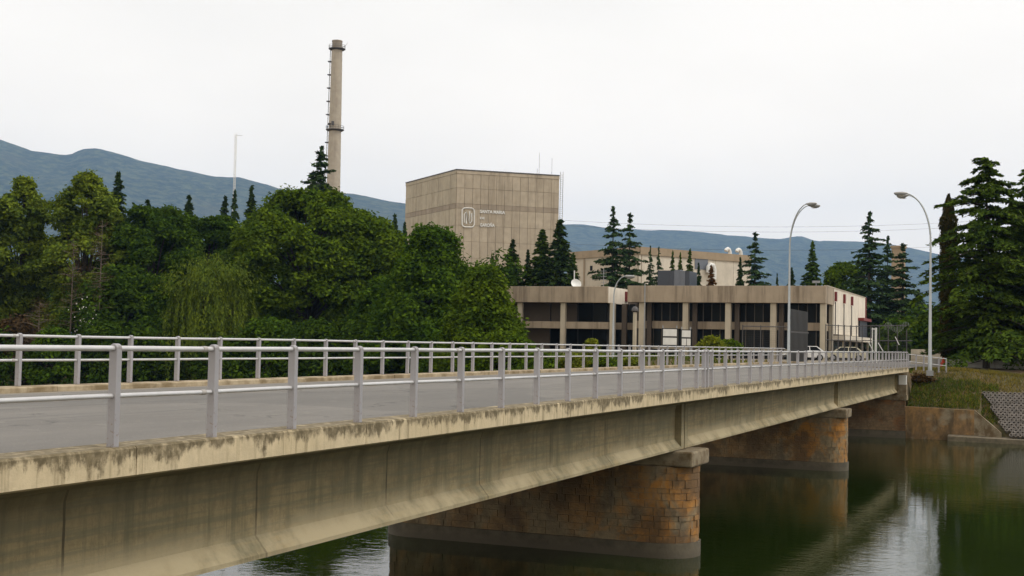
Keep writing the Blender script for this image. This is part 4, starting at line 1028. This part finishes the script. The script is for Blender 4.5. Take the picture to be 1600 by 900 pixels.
def trunk_mesh(h, r, lean=0., limbs=(), bark='bark'):
    m = MB(); k = 7
    m.tube([(lean * (i/k)**2, .15*sin(i*1.3+h), h*i/k) for i in range(k+1)], [r*(1.25 if i == 0 else 1 - .75*i/k) for i in range(k+1)], 8)
    for a, b, rr_ in limbs:
        a, b = Vector(a), Vector(b); mid = (a + b) / 2 + Vector((0, 0, .12 * (b - a).length))
        m.tube([a, mid, b], [rr_, rr_ * .65, rr_ * .25], 5)
    return m
def deciduous(label, px, Z, ytop, hw, ybot, mat, seed, shape='round', nl=34, clumps=70, per=13, leaf=.19, lobe=.3, group=None, name='broadleaf_tree', kind='tree', squash=1., depth=1.):
    global rng; rng = np.random.default_rng(seed); R_ = random.Random(seed); Z0 = Z; Z = zf(px, Z); leaf *= Z / Z0
    b = base_at(px, Z); W = hw * Z / FPX; top = at(px, ytop, Z).z - b.z; bot = max(.3, at(px, ybot, Z).z - b.z); bot = min(bot, top - .5); Hc = top - bot
    t = thing(name, label, kind, b, 0, group)
    def prof(q):                                          # crown half width against height 0..1
        if shape == 'round': return (1 - abs(2*q - .85)**2.4 * .85) ** .6 if q < .93 else .45
        if shape == 'poplar': return max(.22, (1 - abs(2*q - .8)**2.6 * .7)) * (.72 + .28 * sin(q * 17))
        if shape == 'cone': return max(.16, 1.03 - q) ** .75
        if shape == 'column': return (1 - abs(2*q - .9)**3.2 * .88) ** .7 if q < .95 else .4
        return max(.2, 1 - q*q*.75)
    lobes = []
    for i in range(nl):
        q = ((i + R_.random()) / nl); ph = i * 2.399 + R_.uniform(-.5, .5)
        rl = W * lobe * R_.uniform(.75, 1.3) * (1. if q < .8 else .8); rl = min(rl, Hc * .3)
        rad = max(0, prof(q) * W * R_.uniform(.86, 1.08) - rl * .85)
        z = bot + Hc * q; z = min(z, top - rl * .8)
        lobes.append((Vector((rad * cos(ph), rad * sin(ph) * depth, z)), rl))
    P, Nn = [], []
    for c, rl in lobes:
        k = int(clumps * (rl / (W * lobe)) ** 1.6) + 4
        d = rz3(k * 2); outw = np.array([c.x, c.y, (c.z - bot - Hc * .35) * .7]); outw = outw / (np.linalg.norm(outw) + 1e-6)
        d = d[((d @ outw) > -.35) & (d[:, 2] > -.4)][:k]
        cc = np.array(c) + d * rl * np.where(rng.random((len(d), 1)) < .13, rng.uniform(1.1, 1.45, (len(d), 1)), rng.uniform(.7, 1.08, (len(d), 1))) * np.array([1, 1, .86 * squash])
        for q in range(len(cc)):
            sp = rl * .2 + .1
            P.append(cc[q] + rng.normal(0, 1, (per, 3)) * sp * np.array([1, 1, .6])); Nn.append(np.tile(d[q] * .7 + np.array([0, 0, .75]), (per, 1)))
    P = np.concatenate(P); Nn = np.concatenate(Nn); keep = P[:, 2] > .05
    link('crown', leaf_mesh('crown', P[keep], Nn[keep], leaf, MAT[mat]), t)
    limbs = [((0, 0, bot + max(.2, (c.z - bot) * .35)), tuple(c), .05 + .012 * W) for c, rl in lobes[::2]]
    trunk_mesh(bot + Hc * .7, .05 + .022 * top, 0, limbs).obj('trunk', MAT['bark'], t, smooth=True)
    return t
def conifer_mesh(h, R, seed, mat, step=.42, base=.06, droop=.25, dens=1., up=.0, power=.9, irregular=.25, leaf=.21, nb=10):
    global rng; rng = np.random.default_rng(seed); R_ = random.Random(seed)
    P, T, N = [], [], []; br = MB(); z = h * base
    while z < h * .985:
        q = (z - h*base) / (h*(1-base)); L_ = R * max(.05, (1 - q) ** power) ; k = max(5, int(nb * (.6 + .4*(1-q))))
        ph0 = R_.random() * 6.28
        for i in range(k):
            ph = ph0 + 2*pi*i/k + R_.uniform(-.25, .25); l = L_ * R_.uniform(1 - irregular, 1 + irregular * .6); d = np.array([cos(ph), sin(ph), 0.]); s = np.array([-sin(ph), cos(ph), 0.])
            n = max(6, int(l / .17 * dens * 3.2)); u = np.sort(rng.uniform(.08, 1, n)); zz0 = z + R_.uniform(-1., 1.) * step * .8; droop_ = droop * R_.uniform(.6, 1.5)
            zz = zz0 + l * (up * u - droop_ * u * u + .06)
            w = l * .32 * (1 - u * .72) * rng.uniform(-1, 1, n)
            for rep in range(2):
                w = l * .34 * (1 - u * .7) * rng.uniform(-1, 1, n)
                p = d * (l * u)[:, None] + s * w[:, None]; p[:, 2] = zz - np.abs(w) * .25 + rng.normal(0, .04, n)
                P.append(p); T.append(np.tile(d, (n, 1)) + s * np.sign(w)[:, None] * .8 + np.array([0, 0, -.25])); N.append(np.tile(np.array([0, 0, 1.]) + d * .25, (n, 1)))
            e = d * l * .9; br.tube([(0, 0, zz0 + .03), (e[0]*.5, e[1]*.5, zz0 + l*(up*.45 - droop*.2)), (e[0], e[1], zz0 + l*(up*.9 - droop*.8))], [.02 + .012*l, .02 + .006*l, .012], 3, False)
        z += step * (.75 + .5 * R_.random()) * (.55 + .45 * (1 - q))
    n = 40; P.append(np.stack([rng.normal(0, .06, n), rng.normal(0, .06, n), h * rng.uniform(.94, 1.0, n)], 1)); T.append(np.tile([0, 0, 1.], (n, 1))); N.append(rz3(n))
    me = leaf_mesh('crown', np.concatenate(P), np.concatenate(N), leaf, MAT[mat], .42, np.concatenate(T), .5)
    br.tube([(0, 0, -.2), (0, 0, h*.5), (0, 0, h*.99)], [.03 + h*.016, .02 + h*.009, .012], 7)
    return me, br.mesh('trunk', MAT['bark'], True)
CACHE = {}
def conifer(label, px, Z, ytop, hw, kind='fir', seed=0, mat=None, group=None, name='conifer_tree', z0=None):
    Z = zf(px, Z)
    b = base_at(px, Z); top = at(px, ytop, Z).z - b.z; W = hw * Z / FPX * (1.0 if kind == 'big' else {G3: 2.0, G4: 1.9}.get(group, 1.5))
    par = dict(fir=dict(mat='needle', droop=.22, irregular=.2, power=.85), cedar=dict(mat='needle_blue', droop=.16, irregular=.6, step=.75, power=.8, up=.08, dens=.85),
               sparse=dict(mat='needle_blue', droop=.1, irregular=.5, step=.62, power=.8, up=.2, dens=.7), spire=dict(mat='needle', droop=.5, irregular=.1, power=.7, step=.36, up=.2),
               big=dict(mat='needle_cedar', droop=.34, irregular=.55, step=.8, power=.5, up=.16, dens=1.6, base=.09, leaf=.2, nb=10))[kind].copy()
    if mat: par['mat'] = mat
    t = thing(name, label, 'tree', b, rnd.random() * 6, group)
    if kind == 'big': me, tr = conifer_mesh(top, W, seed, **par)
    else:
        key = (kind, par['mat'], seed % 3)
        if key not in CACHE:
            hh = 14. ; CACHE[key] = conifer_mesh(hh, {'fir': 3., 'cedar': 4.2, 'sparse': 3., 'spire': 2.4}[kind], seed + 40, **par) + (hh, {'fir': 3., 'cedar': 4.2, 'sparse': 3., 'spire': 2.4}[kind])
        me, tr, hh, ww = CACHE[key]; s = (W / ww, W / ww, top / hh)
        for nm, q in (('trunk', tr), ('crown', me)):
            o = link(nm, q, t); o.scale = s
        return t
    link('trunk', tr, t); link('crown', me, t); return t

# broadleaf trees of the far bank, left to right
G1 = 'broadleaf trees along the upstream bank'
deciduous('light green poplar at the far left edge, partly outside the picture', -62, 98, 288, 84, 560, 'leaf_lite', 21, 'poplar', 95, 52, 11, .16, .15, G1)
deciduous('light green poplar with feathery top at the left edge of the wood', 28, 101, 279, 76, 560, 'leaf_lite', 22, 'poplar', 95, 52, 11, .16, .15, G1)
deciduous('tallest light green poplar among the trees on the left', 128, 99, 271, 92, 560, 'leaf_lite', 23, 'poplar', 95, 52, 11, .16, .15, G1)
deciduous('dark rounded tree directly right of the tall light poplar', 235, 100, 326, 84, 570, 'leaf_dark', 24, 'round', 60, 80, 13, .17, .2, G1)
deciduous('dark broad tree between the rounded dark tree and the great round tree', 318, 106, 340, 92, 575, 'leaf_dark', 25, 'round', 64, 80, 13, .17, .2, G1)
deciduous('great round green tree below the chimney, largest of the wood', 482, 99, 302, 132, 578, 'leaf_mid', 26, 'round', 112, 85, 13, .16, .15, G1)
deciduous('green tree filling the gap right of the great round tree', 582, 97, 340, 58, 575, 'leaf_mid', 27, 'column', 50, 75, 13, .17, .22, G1)
deciduous('dense dome shaped tree covering the foot of the concrete block', 672, 93, 361, 118, 585, 'leaf_deep', 28, 'cone', 80, 85, 13, .16, .18, G1)
deciduous('lighter green tree sloping down towards the office wing', 755, 91, 420, 84, 585, 'leaf_mid', 29, 'cone', 70, 75, 13, .16, .18, G1)
deciduous('small dark tree at the foot of the dome shaped tree', 606, 89, 436, 60, 585, 'leaf_deep', 30, 'round', 26, 70, 12, .16, .28, G1)
deciduous('low dark tree left of the willow', 190, 94, 420, 75, 590, 'leaf_dark', 31, 'round', 32, 80, 13, .17, .28, G1)
# willow
def willow():
    global rng; rng = np.random.default_rng(77); R_ = random.Random(77)
    px, Z = 328, zf(328, 90); b = base_at(px, Z); top = at(px, 396, Z).z - b.z; W = 98 * Z / FPX
    t = thing('willow_tree', 'yellow green weeping willow hanging over the bank before the dark trees', 'tree', b); P, T, N = [], [], []; limbs = []
    for i in range(420):
        ph = R_.uniform(0, 6.283); r = W * sqrt(R_.random()) ; z1 = top * (1 - .55 * (r / W) ** 1.6) * R_.uniform(.9, 1.03); l = (z1 - .2) * R_.uniform(.35, .95)
        if r > W * .75: l *= .8
        n = int(l / .1); v = np.linspace(0, 1, n); x, y = r*cos(ph), r*sin(ph)
        P.append(np.stack([x * (1 + .08*v) + rng.normal(0, .12, n), y * (1 + .08*v) + rng.normal(0, .12, n), z1 - l * v], 1)); T.append(np.tile([0, 0, -1.], (n, 1))); N.append(np.tile([cos(ph), sin(ph), .6], (n, 1)))
        if i % 12 == 0: limbs.append(((0, 0, top * .4), (x, y, z1), .07))
    for i in range(60):
        d = rz3(1)[0]; c = np.array([d[0]*W*.75, d[1]*W*.75, top*(.74 + .2*abs(d[2]))]); n = 40
        P.append(c + rng.normal(0, .6, (n, 3))); T.append(np.tile([0, 0, -1.], (n, 1))); N.append(np.tile([d[0], d[1], .9], (n, 1)))
    link('crown', leaf_mesh('crown', np.concatenate(P), np.concatenate(N), .2, MAT['leaf_willow'], .38, np.concatenate(T), .5), t)
    trunk_mesh(top * .6, .3, 0, limbs).obj('trunk', MAT['bark'], t, smooth=True)
willow()
# half-dead brown trees and bare branches
def bare(label, px, Z, ytop, hw, seed, tuft=.35):
    global rng; rng = np.random.default_rng(seed); R_ = random.Random(seed)
    Z = zf(px, Z); b = base_at(px, Z); top = at(px, ytop, Z).z - b.z; W = hw * Z / FPX; t = thing('bare_tree', label, 'tree', b, 0, 'bare brown trees on the left bank'); m = MB(); tips = []
    m.tube([(0, 0, 0), (.1, 0, top*.5), (.05, .1, top)], [.13, .08, .02], 6)
    for i in range(70):
        z = top * R_.uniform(.2, .97); ph = R_.uniform(0, 6.28); l = W * (1.15 - z / top) * R_.uniform(.6, 1.3) + .3
        e = Vector((l*cos(ph), l*sin(ph), z + l * R_.uniform(-.1, .35))); m.tube([(0.06, 0, z), e * .5 + Vector((0, 0, z * .5 + .05)), e], [.03, .02, .008], 3)
        for j in range(4):
            a = Vector((0.06, 0, z)).lerp(e, R_.uniform(.3, .95)); f_ = a + Vector((R_.uniform(-1, 1), R_.uniform(-1, 1), R_.uniform(-.3, .6))) * .5; m.tube([a, f_], [.012, .005], 3); tips.append(f_)
    m.obj('trunk', MAT['bark_pale'], t)
    P = np.array([list(q) for q in tips]); P = np.repeat(P, 9, 0) + rng.normal(0, tuft, (len(P)*9, 3)); link('crown', leaf_mesh('crown', P, np.tile([0, 0, 1.], (len(P), 1)), .1, MAT['leaf_brown'], .3), t)
bare('bare brown tree with pale upright stem before the tall poplar', 152, 90.5, 342, 30, 51)
bare('thin brown half dead tree with drooping twigs left of the pale stem', 108, 91, 372, 38, 52, .45)
bare('low spreading bare branches at the left end of the wood', 58, 88, 470, 55, 53)
fz = zf(135, 88.5); fl = base_at(135, fz); t = thing('flowering_shrub', 'small shrub with white blossom low among the dark trees', 'shrub', fl)
zz = at(135, 495, fz).z - fl.z; rng = np.random.default_rng(9)
P = rng.normal(0, 1, (420, 3)) * [.7, .7, 1.2] + [0, 0, zz]; link('foliage', leaf_mesh('foliage', P, rz3(420), .2, MAT['leaf_dark']), t)
P = rng.normal(0, 1, (45, 3)) * [.7, .7, 1.15] + [0, -.25, zz]; link('blossom', leaf_mesh('blossom', P, np.tile([0, -1., .4], (45, 1)), .1, MAT['blossom'], .9), t)
trunk_mesh(zz, .05).obj('stem', MAT['bark'], t)
# undergrowth shrubs down to the water
G2 = 'shrubs along the upstream bank'
for i, (px, Z, yt, hw, m, lab) in enumerate(((-30, 88, 505, 70, 'leaf_dark', 'dark shrub at the far left end of the bank'), (20, 89, 500, 55, 'leaf_brown', 'brownish twiggy shrub below the left poplar'), (85, 87, 515, 50, 'leaf_deep', 'dark shrub behind the grass patch'),
        (165, 88, 505, 55, 'leaf_dark', 'dark shrub right of the white blossom'), (232, 88, 500, 60, 'leaf_dark', 'dark shrub just left of the willow'), (420, 87, 500, 62, 'leaf_deep', 'dark shrub just right of the willow'),
        (495, 86, 505, 66, 'leaf_dark', 'dark shrub under the great round tree'), (560, 86, 510, 55, 'leaf_dark', 'dark shrub left of the dome shaped tree'), (640, 86, 515, 60, 'leaf_dark', 'dark shrub under the dome shaped tree'),
        (715, 86, 515, 60, 'leaf_deep', 'deep green shrub under the sloping tree'), (790, 87, 520, 50, 'leaf_mid', 'mid green shrub at the right end of the wood'), (350, 86, 530, 50, 'leaf_dark', 'dark shrub at the water under the willow'))):
    deciduous(lab, px, Z, yt, hw, 598, m, 100 + i, 'low', 22, 44, 11, .15, .36, G2, 'shrub', 'shrub', .9, .55)
for i, (px, Z, yt, hw, yb, m, lab) in enumerate(((1112, 108, 528, 22, 552, 'leaf_yellow', 'yellow green bush to the right of the notice boards'), (1140, 110, 533, 20, 552, 'leaf_mid', 'green bush at the right end of the yellow green bush'), (925, 97, 532, 11, 560, 'leaf_yellow', 'upright yellow shrub beside the small street lamp'),
        (896, 93, 556, 26, 585, 'leaf_yellow', 'low yellow green shrub left of the upright yellow shrub'), (940, 94, 558, 28, 585, 'leaf_mid', 'low green shrub right of the upright yellow shrub'), (985, 96, 562, 24, 585, 'leaf_yellow', 'low yellow green shrub below the camera pole'), (845, 92, 552, 30, 590, 'leaf_mid', 'low green shrub in front of the office wing'), (1440, 83.6, 588, 20, 625, 'leaf_brown', 'brown scrubby bush on the grassy slope beside the bridge end'), (1462, 83.0, 606, 16, 628, 'leaf_brown', 'small brown bush low on the grassy slope above the stained wall'), (1496, 83.5, 602, 15, 624, 'leaf_yellow', 'small yellow green bush near the right end of the stained wall'), (1548, 86.5, 592, 14, 606, 'leaf_brown', 'small brown bush at the top edge of the lattice paving'))):
    deciduous(lab, px, Z, yt, hw, yb, m, 140 + i, 'low', 14, 50, 11, .12, .4, 'garden shrubs by the road', 'shrub', 'shrub', .9, .8)

# conifers
G3 = 'conifers behind the wood on the left'; G4 = 'conifers beside the concrete block'; G5 = 'conifers behind the office roof'; G6 = 'cedars on the right bank'
for a in ((345, 130, 306, 22, 'fir', 1, 'dark fir left of the mast foot'), (360, 128, 296, 16, 'fir', 2, 'slim dark fir at the foot of the lattice mast'), (386, 130, 291, 22, 'fir', 3, 'dark fir right of the lattice mast'), (176, 112, 268, 28, 'fir', 4, 'dark cone rising through the light poplars'), (224, 113, 312, 26, 'fir', 5, 'dark cone peeping over the rounded dark tree'),
          (288, 113, 306, 26, 'fir', 6, 'dark cone between the poplars and the mast firs'), (612, 140, 334, 12, 'spire', 7, 'narrow dark conifer right of the great round tree'), (628, 140, 347, 10, 'spire', 8, 'narrow dark conifer at the left edge of the concrete block')):
    conifer(a[6], a[0], a[1], a[2], a[3], a[4], a[5], None, G3)
conifer('ragged thin conifer beside the chimney', 494, 180, 229, 40, 'sparse', 9, None, G3)
conifer('small ragged conifer just left of the thin one by the chimney', 481, 182, 266, 24, 'sparse', 10, None, G3)
for a in ((798, 172, 374, 24, 'fir', 1, None, 'bluish fir in front of the lettered wall'), (822, 174, 390, 15, 'fir', 2, None, 'small dark fir between two taller ones'), (844, 172, 360, 25, 'spire', 3, 'needle_lite', 'dense green pointed conifer before the concrete block'), (872, 170, 343, 25, 'spire', 4, None, 'tallest dense conifer at the right edge of the concrete block'), (893, 176, 395, 14, 'spire', 5, 'needle_lite', 'short green conifer at the right foot of the concrete block'), (766, 176, 402, 12, 'spire', 6, 'needle_lite', 'light green pointed tree at the corner of the dome shaped tree')):
    conifer(a[7], a[0], a[1], a[2], a[3], a[4], a[5], a[6], G4)
for a in ((955, 188, 326, 36, 'cedar', 1, None, 'left one of the two tall ragged cedars behind the office'), (981, 190, 333, 36, 'cedar', 2, None, 'right one of the two tall ragged cedars behind the office'), (1014, 195, 384, 14, 'cedar', 3, None, 'small bluish cedar right of the two tall ones'), (1027, 196, 388, 14, 'cedar', 4, None, 'small bluish cedar above the left end of the cooling unit'), (1049, 195, 391, 13, 'fir', 5, 'needle_lite', 'light green small fir above the cooling unit'), (1061, 194, 394, 12, 'fir', 6, 'needle_lite', 'slimmer light green small fir above the cooling unit'),
          (1076, 193, 388, 16, 'fir', 7, 'needle_lite', 'bigger light green fir at the right of the cooling unit'), (1090, 192, 411, 13, 'fir', 8, None, 'short dark fir beside the rusty tree'), (1110, 190, 415, 20, 'fir', 9, 'needle_brown', 'rusty brown conifer in front of the pale hall'), (1155, 188, 402, 14, 'fir', 10, None, 'short dark fir left of the ragged cedar by the hall end'), (1178, 186, 363, 36, 'cedar', 11, None, 'ragged cedar at the right end of the pale hall'), (1213, 200, 428, 9, 'fir', 12, None, 'tiny fir over the office roof'), (1236, 196, 418, 17, 'fir', 13, None, 'small dark fir behind the left street lamp'), (1268, 192, 377, 26, 'fir', 14, 'needle_lite', 'broad light green fir right of the left street lamp'),
          (1357, 176, 331, 46, 'cedar', 15, None, 'tall dark cedar behind the white end wall'), (1386, 180, 372, 28, 'cedar', 16, None, 'dark cedar just right of the tall one'), (1410, 176, 380, 40, 'cedar', 17, None, 'broad dark cedar left of the right street lamp'), (1340, 182, 402, 30, 'cedar', 18, 'needle_lite', 'lower green cedar over the right end of the office roof'), (1434, 230, 452, 26, 'fir', 19, None, 'dark fir behind the right street lamp'), (1375, 200, 455, 40, 'cedar', 20, 'needle_cedar', 'low spreading cedar behind the red trimmed corner')):
    conifer(a[7], a[0], a[1], a[2], a[3], a[4], a[5], a[6], G5)
deciduous('round grey green tree over the right end of the office', 1318, 186, 412, 30, 470, 'leaf_mid', 61, 'round', 26, 60, 10, .22, .3, G5)
bt = at(1404, 388, 230); t = thing('distant_tower', 'small brown tower top between the dark cedars', 'tower', flat(bt)); MB().box(-1.1, 1.1, -1.1, 1.1, 0, bt.z).obj('wall', MAT['hall_edge'], t); MB().box(-1.3, 1.3, -1.3, 1.3, bt.z + .002, bt.z + .4).obj('roof', MAT['hall_edge'], t)
conifer('great dark cedar with layered boughs on the right bank', 1541, 92, 246, 122, 'big', 31, None, G6, 'cedar_tree')
conifer('second great cedar at the right edge of the picture', 1618, 95, 244, 120, 'big', 32, None, G6, 'cedar_tree')
conifer('lower cedar whose boughs hang behind the right lamp post', 1512, 100, 400, 56, 'big', 33, None, G6, 'cedar_tree')
conifer('half hidden cedar between the two great ones on the right bank', 1582, 104, 310, 70, 'big', 35, None, G6, 'cedar_tree')
conifer('cedar standing outside the right edge of the picture', 1700, 90, 300, 90, 'big', 34, None, G6, 'cedar_tree')
def cypress():
    global rng; rng = np.random.default_rng(5); b = base_at(1481, 97); top = at(1481, 303, 97).z - b.z; W = 12.5 * 97 / FPX
    t = thing('cypress_tree', 'narrow dark cypress column with brown side left of the great cedar', 'tree', b)
    n = 15000; z = rng.uniform(.05, 1, n); r = W * np.minimum(1, np.minimum((1.02 - z) * 6, .5 + z * 3)) * (1 + .16*np.sin(z*60 + 3*rng.random(n))); ph = rng.uniform(0, 6.283, n); r = r * np.sqrt(rng.uniform(.5, 1.1, n))
    P = np.stack([r*np.cos(ph), r*np.sin(ph), z * top], 1); N = np.stack([np.cos(ph), np.sin(ph), np.full(n, .5)], 1)
    link('crown', leaf_mesh('crown', P, N, .12, MAT['cypress'], .4, np.tile([0, 0, 1.], (n, 1)), .5), t); trunk_mesh(top * .9, .22).obj('trunk', MAT['bark'], t)
cypress()
# far woods that read as one mass: behind the left trees and behind the cedars
def wood(name, spots, mat, seed, leaf=.3):
    global rng; rng = np.random.default_rng(seed); P, N = [], []
    for px, Z, yt, hw in spots:
        Z = zf(px, Z)
        b = base_at(px, Z); top = at(px, yt, Z).z - b.z; W = hw * Z / FPX
        for i in range(26):
            d = rz3(1)[0]; q = abs(d[2]); c = np.array([b.x + d[0]*W*.8, b.y + d[1]*W*.6, b.z + top*(.12 + .8*rng.random()*(1 - .5*(abs(d[0])+abs(d[1]))/2))]); n = 130
            dd = rz3(n); P.append(c + dd * W * .38 * rng.uniform(.7, 1.15, (n, 1))); N.append(dd + [0, 0, .6])
    o = link(name, leaf_mesh(name, np.concatenate(P), np.concatenate(N), leaf, MAT[mat])); tag(o, kind='stuff'); return o
wood('woodland', [(px, 125 + (px * 7) % 17, 352 + (px * 13) % 40, 52) for px in range(-120, 800, 44)], 'leaf_dark', 71)
wood('woodland', [(px, 128 + (px * 7) % 17, 455 + (px * 13) % 50, 60) for px in range(1440, 1900, 46)], 'leaf_dark', 72)
# grass: far-left patch, right slope, tufts along the bank
def grass(name, n, fn, mat, leaf, seed, kind='stuff'):
    global rng; rng = np.random.default_rng(seed); xy = fn(n); z = np.array([gh(x, y) for x, y in xy])
    P = np.column_stack([xy, z + leaf * .7]); T = np.tile([0, 0, 1.], (len(P), 1)) + rng.normal(0, .35, (len(P), 3)); N = rng.normal(0, 1, (len(P), 3)); N[:, 2] *= .2
    tag(link(name, leaf_mesh(name, P, N, leaf, MAT[mat], .16, T, .2)), kind=kind)
def right_slope(n):
    x = rng.uniform(-8.35, 1.5, n); y = rng.uniform(84.95, 91, n); k = (x < -3.2 + (y - 85) * .12) | (y > 86.2); return np.column_stack([x, y])[k]
grass('grass', 10000, right_slope, 'grass', .13, 81)
grass('grass', 2600, lambda n: np.column_stack([rng.uniform(-8.35, -3., n), rng.uniform(84.9, 87.5, n)]), 'grass_dark', .16, 82)
grass('grass', 22000, lambda n: (lambda x, u: np.column_stack([x, 79.5 + u * 11 + np.array([46 * smooth(-18, -74, q) - max(0., min(60., -80 - q)) * .35 for q in x])]))(rng.uniform(-125, -19, n), rng.uniform(0, 1, n)), 'grass_dark', .28, 83)
grass('grass', 3000, lambda n: np.column_stack([rng.uniform(-30, -18.5, n), rng.uniform(84, 96, n)]), 'grass', .16, 84)

# ------------------------------------------------------------------ haze over the valley
hzb = MB().box(-8800, 4800, -300, 11900, -9.5, 1340).obj('haze'); hm = bpy.data.materials.new('valley_haze'); hm.use_nodes = True
hm.node_tree.nodes.clear(); pv = hm.node_tree.nodes.new('ShaderNodeVolumePrincipled'); ho = hm.node_tree.nodes.new('ShaderNodeOutputMaterial')
pv.inputs['Color'].default_value = (.32, .58, 1., 1); pv.inputs['Density'].default_value = .000074; pv.inputs['Anisotropy'].default_value = .1
hm.node_tree.links.new(pv.outputs[0], ho.inputs['Volume']); hzb.data.materials.append(hm); tag(hzb, kind='stuff')
hzb.visible_shadow = True
